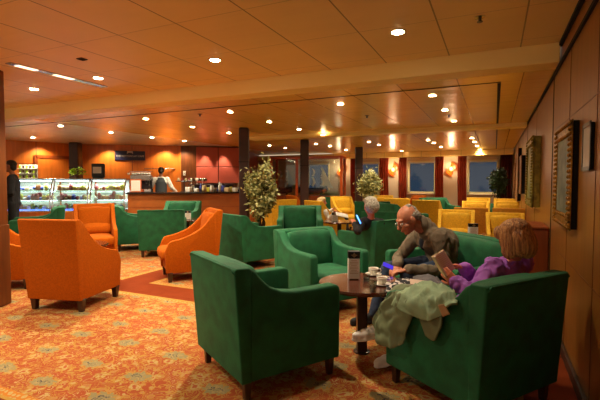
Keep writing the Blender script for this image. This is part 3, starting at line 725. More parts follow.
# ---------------------------------------------------------------- plants
def tree(x, y, label, h, r, leafm, trunk=True, n=1500, ls=.045, z0=.8, name='potted_tree', seed=3, flat=.0):
    random.seed(seed); t = thing(name, label, 'plant', (x, y, 0))
    bm = BM(); lathe(bm, [(.13, 0), (.14, .02), (.19, .34), (.2, .36), (.17, .36), (.16, .33)], 24); obj('plant_pot', bm, 'pot', t, True)
    bm = BM(); lathe(bm, [(0, .3), (.16, .31), (.16, .33), (0, .335)], 20); obj('potting_soil', bm, 'soil', t)
    bm = BM(); tips = []
    zc = (z0+h)/2
    for k in range(3):
        a = k*2.1; tube(bm, [(.03*cos(a), .03*sin(a), .3), (.05*cos(a+1), .05*sin(a+1), .6), (.04*cos(a+2), .04*sin(a+2), z0), (.1*cos(a), .1*sin(a), zc)], [.02, .018, .015, .01])
    for k in range(26):
        a = random.uniform(0, 2*pi); z = random.uniform(z0, h-.15); rr = r*random.uniform(.4, .85)*sqrt(max(.1, 1-((z-zc)/(h-z0)*1.5)**2))
        q = [(.02, 0, z-.25), (rr*.5*cos(a), rr*.5*sin(a), z), (rr*cos(a), rr*sin(a), z+.05)]; tube(bm, q, [.008, .006, .003], 5)
    obj('trunk', bm, 'bark', t, True)
    bm = BM()
    cl = []
    for k in range(46):
        while True:
            p = V((random.uniform(-1, 1), random.uniform(-1, 1), random.uniform(-1, 1)))
            if .3 < p.length < .95: break
        cl.append((V((p.x*r*.8, p.y*r*.8, zc+p.z*(h-z0)/2*.85)), r*random.uniform(.2, .4)))
    for k in range(n):
        c_, rc = cl[k % len(cl)]; q = c_+V((random.gauss(0, .5)*rc, random.gauss(0, .5)*rc, random.gauss(-.15, .62)*rc*1.25))
        d = V((random.gauss(0, 1), random.gauss(0, 1), random.gauss(-.9, .7))).normalized(); s = d.orthogonal().normalized(); up = d.cross(s)
        L = ls*random.uniform(.7, 1.4); w = L*.26
        vs = [q, q+d*L*.4+s*w+up*w*.3, q+d*L, q+d*L*.4-s*w+up*w*.3]; mid = q+d*L*.45
        v = [bm.verts.new(a) for a in vs]; bm.faces.new((v[0], v[1], v[2])); bm.faces.new((v[0], v[2], v[3]))
    obj('foliage', bm, leafm, t)
q = atz(264, 246, 0)
tp_ = at(262.5, 200, 8.75)
tree(tp_.x, tp_.y, 'tall variegated ficus tree beside the thick dark column', 1.9, .40, 'leaf_variegated', n=4600, ls=.075, z0=.72, seed=3)
tree(-3.3, 11.9, 'smaller variegated tree in front of the far curtains', 1.85, .34, 'leaf_variegated', n=2600, ls=.08, z0=.95, seed=5)
tree(.12, 14.6, 'dense dark green bush in the far corner by the window', 2.0, .30, 'leaf_dark', n=1500, ls=.09, z0=.95, seed=9)

# ---------------------------------------------------------------- ship model case
cx, cy = -6.1, 14.35
t = thing('display_cabinet', 'tall glass cabinet with orange wooden posts holding ship models', 'display cabinet', (cx, cy, 0), .15)
obj('cabinet_base', rbox(-1.6, 1.15, -.35, .35, 0, .95, .01, 1), 'cafe_wood_dark', t)
for x in (-1.55, -.55, 1.1):
    for y in (-.32, .32): obj('post', rbox(x-.05, x+.05, y-.03, y+.03, .95, 2.3, .006, 1), 'post_orange', t)
bm = BM(); box(bm, -1.6, 1.15, -.35, -.3, 2.3, 2.38); box(bm, -1.6, 1.15, .3, .35, 2.3, 2.38); box(bm, -1.6, -1.55, -.3, .3, 2.3, 2.38); box(bm, 1.1, 1.15, -.3, .3, 2.3, 2.38); obj('top_rail', bm, 'post_orange', t)
bm = BM(); box(bm, -1.55, 1.1, -.335, -.33, .95, 2.3); obj('glass_pane', bm, 'glass', t)
bm = BM(); box(bm, 1.1, 1.105, -.3, .3, .95, 2.3); obj('glass_pane', bm, 'glass', t)
def ship(x, s, label, hm, rz=.15, y=None):
    y = cy if y is None else y
    t = thing('model_ship', label, 'model ship', (x, y, .952), rz); t.scale = (s,)*3
    bm = BM(); secs = []
    for k in range(9):
        u = k/8; L = -.45+.9*u; w = .09*sin(pi*min(max(u, .06), .94))**.6; zz = .12+.06*(2*u-1)**2
        secs.append(((L, 0, zz), (0, w, 0), (0, 0, .09)))
    loft(bm, secs, 14); obj('hull', bm, hm, t, True)
    bm = BM(); box(bm, -.3, -.26, -.05, .05, 0, .08); box(bm, .26, .3, -.05, .05, 0, .08); obj('cradle', bm, 'dark_wood', t)
    for k, x0 in enumerate((-.24, .02, .26)):
        bm = BM(); cyl(bm, (x0, 0, .15), (x0, 0, .85-.1*abs(k-1)), .008, .004, 6); obj('mast', bm, 'dark_wood', t)
        for z0, z1, w in ((.26, .5, .13), (.53, .74, .09)):
            bm = BM(); n = 5; g = [[bm.verts.new((x0+.02+.05*sin(pi*j/n), -w+2*w*i/n, z0+(z1-z0)*j/n)) for i in range(n+1)] for j in range(n+1)]
            for j in range(n):
                for i in range(n): bm.faces.new((g[j][i], g[j][i+1], g[j+1][i+1], g[j+1][i]))
            bmesh.ops.solidify(bm, geom=bm.faces[:], thickness=.004); obj('sail', bm, 'sail', t, True)
    for a in (((.3, 0, .8), (.62, 0, .2), (.32, 0, .24)), ((-.27, 0, .75), (-.52, 0, .28), (-.27, 0, .3))):
        bm = BM(); bm.faces.new([bm.verts.new(q) for q in a]); bmesh.ops.solidify(bm, geom=bm.faces[:], thickness=.004); obj('sail', bm, 'sail', t)
ship(-7.55, 1.25, 'model sailing ship at the left of the glass cabinet', 'hull', -.15+.15)
ship(-6.2, 1.35, 'model sailing ship with a big white foresail right of the column', 'hull_blue', .15)
for k, x in enumerate((-8.6, -7.9, -7.2)):   # rose panels behind the case
    pass

# ---------------------------------------------------------------- cafe
BO = V((-8.75, 8.07, 0)); BD = V((.816, .577, 0)).normalized(); BR = atan2(BD.y, BD.x)
def bt(t_, off=0, z=0): return BO+BD*t_+V((-BD.y, BD.x, 0))*off+V((0, 0, z))   # off > 0 is behind the counter
bm = BM(); box(bm, -3, 3.6, .05, 1.5, 0, .14, Matrix.Translation(BO) @ Matrix.Rotation(BR, 4, 'Z')); struct('floor', bm, 'baseboard_brown')
t = thing('cafe_counter', 'long orange brown upholstered cafe counter with a dark top', 'counter', bt(0), BR)
obj('counter_body', rbox(.02, 3.4, .0, .6, .1, 1.14, .01, 1), 'counter_leather', t)
bm = BM(); box(bm, .0, 3.42, -.06, .68, 1.14, 1.18); obj('worktop', bevel(bm, .006, 1), 'worktop', t)
obj('counter_plinth', rbox(.04, 3.38, .04, .56, 0, .1, .003, 1), 'black_gap', t)
bm = BM()
for z in (.42, .78):
    box(bm, .03, 3.39, -.004, .004, z-.004, z+.004)
    for k in range(9): ell(bm, (.2+k*.38, -.004, z), (.014, .008, .014), sub=1)
obj('tufting_seam', bm, 'cafe_wood_dark', t)
# pastry cases
random.seed(11)
pm = ['pastry_d', 'pastry_b', 'pastry_c', 'cup_blue', 'pastry_a', 'pastry_f']
pastry_meshes = []
for k in range(6):
    bm = BM()
    if k % 3 == 0: ell(bm, (0, 0, .03), (.05, .04, .032), sub=1)
    elif k % 3 == 1: box(bm, -.045, .045, -.035, .035, 0, .055); bevel(bm, .008, 1)
    else: lathe(bm, [(.035, 0), (.05, .05), (.03, .075), (0, .08)], 10)
    me = bpy.data.meshes.new('pastry'); bm.to_mesh(me); bm.free(); me.materials.append(M[pm[k]]); pastry_meshes.append(me)
def case(t0, w, lab, place):
    t = thing('pastry_case', lab, 'display case', bt(t0, -.03), BR)
    obj('case_base', rbox(0, w, 0, .7, .12, .70, .008, 1), 'cafe_wood', t)
    obj('plinth', rbox(.02, w-.02, .04, .66, 0, .12, .003, 1), 'black_gap', t)
    bm = BM(); box(bm, .01, w-.01, .64, .68, .70, 1.5); obj('back_panel', bm, 'case_back', t)
    bm = BM(); box(bm, 0, w, .2, .7, 1.5, 1.54); obj('case_top', bevel(bm, .005, 1), 'steel', t)
    for x in (0.0, w-.03):
        bm = BM(); prism(bm, [(.0, .70), (.03, .70), (.05, 1.1), (.23, 1.5), (.2, 1.5), (.02, 1.1)], x, x+.03); obj('frame_post', bm, 'chrome', t)
    for k, z in enumerate((.72, .98, 1.23)):
        y0 = (.04, .08, .14)[k]
        bm = BM(); box(bm, .02, w-.02, y0, .64, z-.012, z); obj('shelf', bm, 'case_glass' if k else 'white_card', t)
        bm = BM(); box(bm, .03, w-.03, y0, y0+.02, z-.03, z-.012); obj('shelf_edge', bm, 'chrome', t)
    bm = BM()
    obj('light_strip', rbox(.05, w-.05, .22, .26, 1.47, 1.495, .003, 1), 'case_light', t)
    for z in (1.19, .94): obj('light_strip', rbox(.05, w-.05, .56, .6, z, z+.018, .003, 1), 'case_light', t)
    obj('blue_light_strip', rbox(.05, w-.05, .035, .05, .73, .755, .003, 1), 'case_blue', t)
    bm = BM(); prism(bm, [(.0, .70), (.006, .70), (.03, 1.1), (.21, 1.5), (.205, 1.5), (.02, 1.1)], .03, w-.03); obj('front_glass', bm, 'case_glass', t)
    for k, z in enumerate((.72, .98, 1.23)):
        n = int(w/.1)
        for i in range(n):
            for yy in ((.2, .42) if k < 2 else (.32,)):
                a = random.randrange(6); o = bpy.data.objects.new('pastry', pastry_meshes[a]); C.objects.link(o)
                q = bt(t0+.09+i*(w-.12)/n, -.03+yy+random.uniform(-.02, .02), z); o.location = q; o.rotation_euler = (0, 0, random.uniform(0, 3)); s = random.uniform(1.0, 1.45); o.scale = (s*.9, s*.9, s*random.uniform(1.2, 2.0))
                tag(o, 'small cake or pastry on a lit glass shelf of the %s pastry case' % place, 'pastry', 'pastries in the %s case' % place)
    p = bt(t0+w/2, .3, 1.46); l = bpy.data.lights.new('case_lamp', 'AREA'); l.shape = 'RECTANGLE'; l.size = w*.9; l.size_y = .1; l.energy = 9; l.color = (.8, .9, 1)
    lo = bpy.data.objects.new('case_lamp', l); C.objects.link(lo); lo.location = p; lo.rotation_euler = (0, 0, BR)
case(-2.95, 1.12, 'glass pastry case at the left behind the waiter', 'left')
case(-1.8, .86, 'middle glass pastry case under the dark column', 'middle')
case(-.91, .86, 'right hand glass pastry case beside the wooden counter', 'right')
def local_thing(name, label, cat, tt, off, z, group=None, rz=None): return thing(name, label, cat, bt(tt, off, z), BR if rz is None else rz, group)
# rack of cups on the left case
t = local_thing('cup_rack', 'white stepped rack of jars above the left pastry case', 'rack', -2.5, .35, 1.541)
obj('rack_back', rbox(-.22, .22, .06, .08, 0, .36, .004, 1), 'white_card', t)
for z in (0, .13, .25): obj('rack_shelf', rbox(-.22, .22, -.06, .08, z, z+.012, .002, 1), 'white_card', t)
for z in (.012, .142, .262):
    for k in range(5):
        j = local_thing('jar', 'small dark lidded jar in the white stepped rack', 'jar', -2.5-.16+k*.08, .35-.02, 1.541+z, 'jars in the stepped rack')
        bm = BM(); lathe(bm, [(.02, 0), (.026, .04), (.022, .07), (.0, .072)], 10); obj('jar_body', bm, 'pastry_e' if k % 2 else 'leaf_lime', j, True)
        bm = BM(); lathe(bm, [(.02, .072), (.02, .085), (0, .086)], 10); obj('jar_lid', bm, 'white_card', j)
t = local_thing('flower_bunch', 'bunch of yellow green flowers on top of the middle case', 'plant', -1.3, .35, 1.541)
bm = BM(); lathe(bm, [(.05, 0), (.07, .08), (.06, .09), (0, .09)], 14); obj('vase', bm, 'pot', t, True)
bm = BM(); random.seed(4)
for k in range(110):
    a = random.uniform(0, 6.28); r_ = random.uniform(.02, .19); q = V((r_*cos(a), r_*sin(a)*.6, .1+random.uniform(0, .16)*(1.2-r_*3)))
    d = V((cos(a), sin(a), random.uniform(-.3, 1))).normalized(); s = d.orthogonal().normalized()*.02
    bm.faces.new([bm.verts.new(v) for v in (q, q+d*.03+s, q+d*.07, q+d*.03-s)])
obj('blossoms', bm, 'leaf_lime', t)
t = local_thing('till_screen', 'black till terminal with a small white screen on the right case', 'till', -.78, .4, 1.541)
obj('terminal_body', rbox(-.17, .15, -.06, .06, .04, .4, .02, 2), 'black_plastic', t); obj('screen', rbox(-.13, .08, -.065, -.055, .14, .31, .003, 1), 'white_card', t)
obj('terminal_base', rbox(-.14, .12, -.09, .09, 0, .04, .01, 1), 'black_plastic', t)
t = local_thing('espresso_machine', 'chrome espresso machine with cups on top behind the counter', 'coffee machine', .3, .42, 1.181); t.scale = (.75, 1, 1)
obj('machine_body', rbox(-.36, .36, -.12, .2, .3, .46, .02, 2), 'steel', t); obj('drip_tray', rbox(-.36, .36, -.16, .2, 0, .08, .01, 1), 'chrome', t)
obj('machine_back', rbox(-.34, .34, .08, .2, .08, .3, .01, 1), 'black_plastic', t)
bm = BM(); cyl(bm, (-.36, -.1, .55), (-.36, .18, .55), .008); cyl(bm, (.36, -.1, .55), (.36, .18, .55), .008); cyl(bm, (-.36, -.1, .55), (.36, -.1, .55), .008); obj('cup_rail', bm, 'chrome', t)
for x in (-.2, .0, .2):
    bm = BM(); cyl(bm, (x, -.1, .3), (x, -.1, .22), .04); cyl(bm, (x, -.1, .24), (x, -.24, .22), .014); obj('portafilter', bm, 'black_plastic', t)
for x in (-.3, .3): bm = BM(); tube(bm, [(x, -.12, .4), (x, -.18, .36), (x, -.17, .16)], .008); obj('steam_wand', bm, 'chrome', t)
cup_me = None
def small_cup(tt, off, z, label, group, m='porcelain', s=1):
    bm = BM(); lathe(bm, [(.022, 0), (.036, .05), (.034, .05), (.02, .006), (0, .006)], 10); o = obj('cup', bm, m, None, True)
    o.location = bt(tt, off, z); o.scale = (s,)*3; tag(o, label, 'cup', group)
for k in range(7): small_cup(.09+k*.07, .42, 1.642, 'white cup on top of the espresso machine', 'cups on the espresso machine', s=1.2)
for k in range(2): small_cup(-.02+k*.1, .36, 1.541 if k < 0 else 1.641, 'white cup on top of the espresso machine', 'cups on the espresso machine', s=1.1)
t = local_thing('menu_card', 'white menu card in an orange frame at the end of the counter', 'menu', .22, .05, 1.181)
obj('card_frame', rbox(-.14, .14, -.01, .01, 0, .34, .003, 1), 'menu_orange', t); obj('card_sheet', rbox(-.115, .115, -.014, -.008, .03, .31, .001, 1), 'white_card', t)
bm = BM(); box(bm, -.12, .12, .01, .08, 0, .012); obj('card_foot', bm, 'menu_orange', t)
# wall sign
d = V((*CW[3], 0))-V((*CW[2], 0)); ca = atan2(d.y, d.x); cn = V((d.y, -d.x, 0)).normalized()
def onwall(px, z, seg=2, off=.02):
    p = V((*CW[seg], 0)); dd = V((*CW[seg+1], 0))-p; r = ray(px, 170); # intersect in plan
    k = (p.x*dd.y-p.y*dd.x)/(r.x*dd.y-r.y*dd.x); q = V((r.x*k, r.y*k, z)); n = V((dd.y, -dd.x, 0)).normalized(); return q+n*off, atan2(dd.y, dd.x)
q, a_ = onwall(130.5, 2.25); t = thing('cafe_sign', 'navy blue cafe sign with a white crown mark on the wall', 'sign', q, a_)
obj('sign_board', rbox(-.43, .43, -.02, .02, -.14, .14, .004, 1), 'navy_sign', t)
bm = BM(); pts = [(-.09, .06), (-.07, .06), (-.045, .09), (-.02, .075), (0, .1), (.02, .075), (.045, .09), (.07, .06), (.09, .06), (.075, .138), (-.075, .138)]
bm.faces.new([bm.verts.new((x, -.024, z)) for x, z in pts]); bmesh.ops.solidify(bm, geom=bm.faces[:], thickness=.003); obj('crown_mark', bm, 'white_card', t)
cu = bpy.data.curves.new('txt', 'FONT'); cu.body = 'THE ROTTERDAM CAFE'; cu.size = .075; cu.align_x = 'CENTER'; cu.extrude = .002
to = bpy.data.objects.new('txt', cu); C.objects.link(to); me = bpy.data.meshes.new_from_object(to.evaluated_get(bpy.context.evaluated_depsgraph_get())); bpy.data.objects.remove(to)
me.transform(Matrix.Translation((0, -.024, -.04)) @ Matrix.Rotation(pi/2, 4, 'X')); link('sign_lettering', me, 'white_card', t)
# pink lit panels
p0, a5 = onwall(217, 0, 4, .05)
q0, _ = onwall(196, 0, 4, .03); q1, _ = onwall(240, 0, 4, .03); wlen = (q1-q0).length
k_ = 0
for r_, (z0, z1) in enumerate(((1.42, 1.92), (1.94, 2.54))):
    for c_ in range(2):
        o = obj('wall_panel', rbox(wlen*c_/2+.012, wlen*(c_+1)/2-.012, -.02, .01, z0, z1, .004, 1), 'pink_panel'); o.location = (q0.x, q0.y, 0); o.rotation_euler = (0, 0, a5)
        tag(o, 'rose coloured wall panel, %s %s of the four behind the counter' % (('lower', 'upper')[r_], ('left', 'right')[c_]), 'wall panel', 'rose wall panels')
n5 = V((sin(a5), -cos(a5), 0))
for f in (.2, .62): spot(q0+(q1-q0)*f+n5*.22+V((0, 0, 2.5)), 22, 60, (1, .8, .6), 'panel_washer', (radians(8), 0, a5), .5)
for px in (110, 165, 40, 186): # added fill spots without fixtures, brightening the wood wall
    q, a_ = onwall(px, 2.5, 3 if px > 180 else 2 if px > 90 else 1, .3); spot(q, 20, 120, (1, .76, .46), 'wall_fill_spot', (radians(12), 0, a_), .7)
# back counter shelf with glasses
q, a_ = onwall(219, 1.36, 4, .05); t = thing('back_shelf', 'dark shelf below the rose wall panels', 'shelf', q, a_)
obj('shelf_board', rbox(-.95, .5, -.35, .0, 0, .03, .004, 1), 'dark_wood', t); obj('shelf_support', rbox(-.9, .45, -.05, .0, -.4, 0, .004, 1), 'dark_wood', t)
dv = V((cos(a_), sin(a_), 0)); nv = V((sin(a_), -cos(a_), 0))
random.seed(2)
def item(pos, kind, m, label, cat, group, s=1):
    bm = BM()
    if kind == 'bottle': lathe(bm, [(.035, 0), (.036, .15), (.014, .2), (.014, .26), (0, .262)], 10)
    elif kind == 'glass': lathe(bm, [(.03, 0), (.004, .01), (.004, .06), (.035, .1), (.03, .15), (.028, .15), (.03, .1), (0, .065)], 10)
    elif kind == 'jug': lathe(bm, [(.05, 0), (.06, .06), (.045, .14), (.05, .16), (.04, .16), (.04, .02), (0, .02)], 12)
    else: box(bm, -.07, .07, -.05, .05, 0, .11); bevel(bm, .008, 1)
    o = obj(kind if kind != 'box' else 'storage_box', bm, m, None, kind != 'box'); o.location = pos; o.scale = (s,)*3; tag(o, label, cat, group); return o
for k in range(9): item(q+dv*(-.85+k*.055)+nv*(.12+.1*(k % 2))+V((0, 0, .031)), 'glass', 'tumbler_glass' if k % 3 else 'porcelain', 'stemmed glass at the left end of the back shelf', 'glass', 'glasses on the back shelf', 1.2)
lab = {'bottle': ('bottle standing on the cafe counter', 'bottle', 'bottles on the counter'), 'jug': ('small jug on the cafe counter', 'jug', 'jugs on the counter'), 'box': ('pale box on the cafe counter', 'box', 'boxes on the counter')}
for k in range(17):
    tt = 1.55+k*.105; kd = ('box', 'jug', 'box', 'bottle', 'jug')[k % 5]
    item(bt(tt, .35+.15*(k % 2), 1.181), kd, ('porcelain', 'steel', 'white_card', 'cup_blue', 'pastry_b', 'pastry_f')[k % 6], *lab[kd], s=random.uniform(.8, 1.2))
t = local_thing('plate_rack', 'dark stand with trays right of the bartender', 'rack', 1.42, .45, 1.181)
obj('stand_pole', rbox(-.015, .015, -.015, .015, 0, .28, .003, 1), 'black_plastic', t); obj('stand_tray', rbox(-.22, .22, -.1, .1, .28, .3, .004, 1), 'black_plastic', t); obj('stand_base', rbox(-.1, .1, -.08, .08, 0, .015, .003, 1), 'black_plastic', t)
for k in range(4): item(bt(1.27+k*.1, .45, 1.482), 'jug', 'pastry_c' if k % 2 else 'pastry_b', 'small pot on the dark tray stand', 'pot', 'pots on the tray stand', .5)
q, a_ = onwall(160, 1.86, 2, .06); t = thing('hanging_rail', 'thin steel rail on the wall behind the bartender', 'rail', q, a_)
bm = BM(); cyl(bm, (-.45, -.03, 0), (.45, -.03, 0), .012); obj('rail_bar', bm, 'steel', t)
for x in (-.4, .4): bm = BM(); cyl(bm, (x, .05, 0), (x, -.03, 0), .015); obj('rail_bracket', bm, 'steel', t)
q, a_ = onwall(184.5, 1.72, 3, .02); t = thing('wall_phone', 'small white control plate on the wood wall by the rose panels', 'wall plate', q, a_)
t.name = 'wall_plate'; obj('plate', rbox(-.035, .035, -.015, .01, -.07, .07, .004, 1), 'white_card', t); obj('button', rbox(-.012, .012, -.02, -.012, -.02, .02, .002, 1), 'steel', t)

# ---------------------------------------------------------------- people
def frame(fwd, up=(0, 0, 1)):
    f = V(fwd).normalized(); u = V(up); r = f.cross(u).normalized(); u = r.cross(f).normalized()
    return Matrix((r, f, u)).transposed()                     # local x right, y forward, z up
def head(bm, c, R, s=1, ears=True, fine=3):
    def e(p, r, sub=fine): ell(bm, V(c)+R @ (V(p)*s), [x*s for x in r], R, sub)
    e((0, -.012, .03), (.074, .094, .088)); e((0, .03, -.03), (.06, .066, .08)); e((0, .06, -.088), (.03, .03, .024), 2)
    e((0, .075, .038), (.05, .02, .014), 2)                    # brow
    for x in (-1, 1):
        e((x*.038, .058, -.022), (.026, .026, .024), 2)
        if ears: e((x*.077, -.004, .0), (.012, .022, .033), 2)
    caps(bm, V(c)+R @ (V((0, .088, .02))*s), .009*s, V(c)+R @ (V((0, .112, -.022))*s), .015*s)
    e((0, .09, -.052), (.024, .012, .007), 2); e((0, .088, -.064), (.022, .012, .008), 2)
def eyes(t, c, R, s=1):
    for x in (-1, 1):
        bm = BM(); ell(bm, V(c)+R @ (V((x*.031, .083, .008))*s), (.0125*s,)*3, R, 2); shift(bm, t); obj('eye', bm, 'eye_white', t, True)
        bm = BM(); ell(bm, V(c)+R @ (V((x*.031, .0935, .006))*s), (.006*s, .003*s, .006*s), R, 1); shift(bm, t); obj('pupil', bm, 'pupil', t, True)
    bm = BM(); ell(bm, V(c)+R @ (V((0, .0985, -.058))*s), (.021*s, .006*s, .004*s), R, 2); shift(bm, t); obj('mouth', bm, 'lips', t, True)
def hand(bm, w, R, side, curl=.5, s=1, tcurl=.4):               # R: x across, y along fingers, -z palm
    w = V(w); g = lambda p: w+R @ (V(p)*s)
    loft(bm, [(g((0, -.01, 0)), R @ V((.026, 0, 0))*s, R @ V((0, 0, .02))*s), (g((0, .03, 0)), R @ V((.037, 0, 0))*s, R @ V((0, 0, .017))*s), (g((0, .085, 0)), R @ V((.041, 0, 0))*s, R @ V((0, 0, .013))*s)], 12)
    for x, L in ((-.031, .066), (-.011, .078), (.01, .084), (.031, .074)):
        xx = x*(1 if side < 0 else 1); p = V((xx, .08, 0)); a = curl*.5
        for k, fr_ in enumerate((.45, .32, .25)):
            q = p+V((xx*.12, cos(a), -sin(a)))*L*fr_; caps(bm, g(p), (.0098-.001*k)*s, g(q), (.0092-.0012*k)*s, 8); p = q; a += curl
    p = V((side*.03, .018, -.006)); a = .2
    for k, L in enumerate((.036, .032, .026)):
        q = p+V((side*cos(.9+.25*k)*.9, sin(.9+.25*k), -sin(tcurl*(k+.5))*.9)).normalized()*L; caps(bm, g(p), (.0135-.0015*k)*s, g(q), (.012-.0018*k)*s, 8); p = q
def torso(bm, pts, inf=0):                                     # list of (centre, right, front, rx, ry)
    loft(bm, [(c, V(r).normalized()*(rx+inf), V(f).normalized()*(ry+inf)) for c, r, f, rx, ry in pts], 24)
def cap_all(bm, chain, inf=0):
    for (p, r), (q, r2) in zip(chain, chain[1:]): caps(bm, p, r+inf, q, r2+inf)
def shoe(bm, heel, toe, s=1):
    h, q = V(heel), V(toe); d = (q-h).normalized(); r = d.cross(V((0, 0, 1))).normalized(); u = r.cross(d)
    for x, w, hh in ((-.02, .03, .034), (.04, .036, .04), (.1, .037, .038), (.16, .042, .03), (.21, .036, .024)):   # upper
        ell(bm, h+d*x+u*(hh*.35), (.055, w, hh+.012), Matrix((d, r, u)).transposed())
    loft(bm, [(h-d*.055-u*.024, r*.022, u*.012), (h-u*.026, r*.036, u*.014), (h+d*.1-u*.026, r*.036, u*.014), (h+d*.18-u*.024, r*.044, u*.014), (h+d*.245-u*.02, r*.03, u*.012), (h+d*.265-u*.016, r*.014, u*.008)], 16)
def part(t, name, bm, m): return obj(name, shift(bm, t), m, t, True)

# --- man in the fleece
def man():
    hip = at(443, 268, 4.42); hip.z = .58
    f = V((-.76, -.65, 0)).normalized(); lf = V((0, 0, 1)).cross(f).normalized(); rt = -lf     # lf = his left, towards us
    neck = at(425.5, 230, 4.31); mid = at(440, 247, 4.42)
    hd = at(408, 219.5, 4.2)
    base = V((hip.x, hip.y, 0)); t = thing('person', 'seated man in a grey brown fleece looking down at his phone', 'person', base)
    up1 = (neck-hip).normalized(); fr1 = (f-up1*f.dot(up1)).normalized()
    shl = neck+lf*.17-up1*.075-f*.02; shr = neck-lf*.19-up1*.07+f*.0
    ell_, wl = at(444, 271, 4.15), at(409, 270, 3.98)
    elr, wr = at(391, 256, 4.4), at(398, 264.5, 4.12)
    elr = at(398, 259, 4.5)
    hl = hip+lf*.1; hr = hip-lf*.1
    knl = at(407, 283, 4.0); knr = at(388, 276, 4.35); knl.z = .56; knr.z = .56
    anl = knl+V((.0, .05, -.45)); anl.z = .1; anr = at(374, 308, 4.3); anr.z = .1
    def arms(bm, inf=0):
        cap_all(bm, [(shl, .074), (ell_, .056), (wl, .036)], inf); cap_all(bm, [(shr, .06), (elr, .046), (wr, .034)], inf)
    tor = [(hip-V((0, 0, .06)), lf, f, .16, .13), (hip+up1*.06, lf, fr1, .18, .15), (mid-fr1*.02, lf, fr1, .185, .15), (neck-up1*.13-fr1*.02, lf, fr1, .20, .135), (neck-up1*.05-fr1*.02, lf, fr1, .15, .085), (neck+up1*.01, lf, fr1, .07, .065)]
    hR = frame((f*.80+V((0, 0, -.60))+rt*-.02), (hd-neck).normalized())
    hR = frame((f*.82+V((0, 0, -.5))), (0, 0, 1))
    bm = BM(); torso(bm, tor, -.015); arms(bm, -.012); caps(bm, neck, .066, hd+hR @ V((0, -.03, -.05)), .064); head(bm, hd, hR, 1.18)
    cap_all(bm, [(hl, .08), (knl, .055), (anl, .04)]); cap_all(bm, [(hr, .08), (knr, .055), (anr, .04)])
    hdl = (wr-wl).normalized()
    RL = frame((f*.75+rt*.75+V((0, 0, .0))), (0, 0, 1)); RL2 = RL
    hand(bm, wl+f*.03, frame(f*.8-lf*.35+V((0, 0, -.15)), (0, 0, 1)), 1, .75, 1.08); hand(bm, wr+V((0, 0, -.02)), frame(f*.6+lf*.5+V((0, 0, -.1)), (0, 0, 1)), -1, .7, 1.08)
    part(t, 'body', blob(bm, .0055, 2), 'skin_red')
    eyes(t, hd, hR, 1.18)
    bm = BM(); torso(bm, tor, .012); arms(bm, .014)
    caps(bm, neck-fr1*.02, .1, neck+(hd-neck)*.42-fr1*.04, .084); caps(bm, shl, .08, shr, .08); caps(bm, shl, .08, neck-up1*.02, .085)           # collar
    ell(bm, mid-fr1*.03+V((0, 0, .02)), (.17, .17, .17)); bm2 = blob(bm, .011, 2, folds(.009, 14, (1, 1, .6)))
    part(t, 'fleece_jacket', bm2, 'fleece')
    bm = BM(); c0 = neck+fr1*.075-up1*.1; ell(bm, c0, (.05, .05, .09)); part(t, 'dark_shirt', bm, 'navy_cloth')
    bm = BM(); cap_all(bm, [(hl, .1), (knl, .072), (anl, .06)]); cap_all(bm, [(hr, .1), (knr, .072), (anr, .06)]); ell(bm, hip, (.17, .17, .11)); part(t, 'jeans', blob(bm, .012, 3, folds(.006, 12)), 'denim')
    for a in (anl, anr): bm = BM(); shoe(bm, V((a.x, a.y, .055)), V((a.x, a.y, .035))+f*.24); part(t, 'shoe', blob(bm, .008, 2), 'black_cloth')
    # hair: grey fringe round a bald crown
    bm = BM(); s = 1.18
    for c_, r_ in (((-.062, -.038, .022), (.016, .046, .032)), ((.062, -.038, .022), (.016, .046, .032)), ((0, -.088, .0), (.062, .022, .055)), ((-.045, -.072, .0), (.038, .03, .05)), ((.045, -.072, .0), (.038, .03, .05)), ((0, -.078, .05), (.055, .03, .036)), ((.0, -.05, .098), (.04, .04, .014))):
        ell(bm, hd+hR @ (V(c_)*s), [k*s for k in r_], hR)
    part(t, 'hair', blob(bm, .007, 1, folds(.004, 60)), 'hair_grey')
    # glasses
    bm = BM()
    for x in (-1, 1):
        ring = [hd+hR @ (V((x*.033+.024*cos(k*pi/8), .105, .004+.018*sin(k*pi/8)))*s) for k in range(17)]; tube(bm, ring, .0022, 5)
        tube(bm, [hd+hR @ (V((x*.057, .103, .008))*s), hd+hR @ (V((x*.08, .06, .01))*s), hd+hR @ (V((x*.082, -.005, .01))*s)], .002, 5)
    tube(bm, [hd+hR @ (V((-.01, .106, .008))*s), hd+hR @ (V((.01, .106, .008))*s)], .002, 5); part(t, 'glasses', bm, 'steel')
    # phone
    pp = at(388, 266, 3.94); zz = (-f*.25+UP*.6-FW*.75).normalized(); yy = RT*.9-UP*.42; yy = (yy-zz*yy.dot(zz)).normalized(); R = Matrix((yy.cross(zz), yy, zz)).transposed()
    ph = thing('phone', 'dark phone with a blue lit screen in the hands of the man', 'phone', pp); ph.rotation_euler = R.to_euler(); ph.scale = (.72,)*3
    obj('phone_body', rbox(-.037, .037, -.075, .075, -.005, .003, .004, 2), 'black_plastic', ph); obj('screen', rbox(-.033, .033, -.07, .07, .003, .0045, .0005, 1), 'phone_screen', ph)
man()

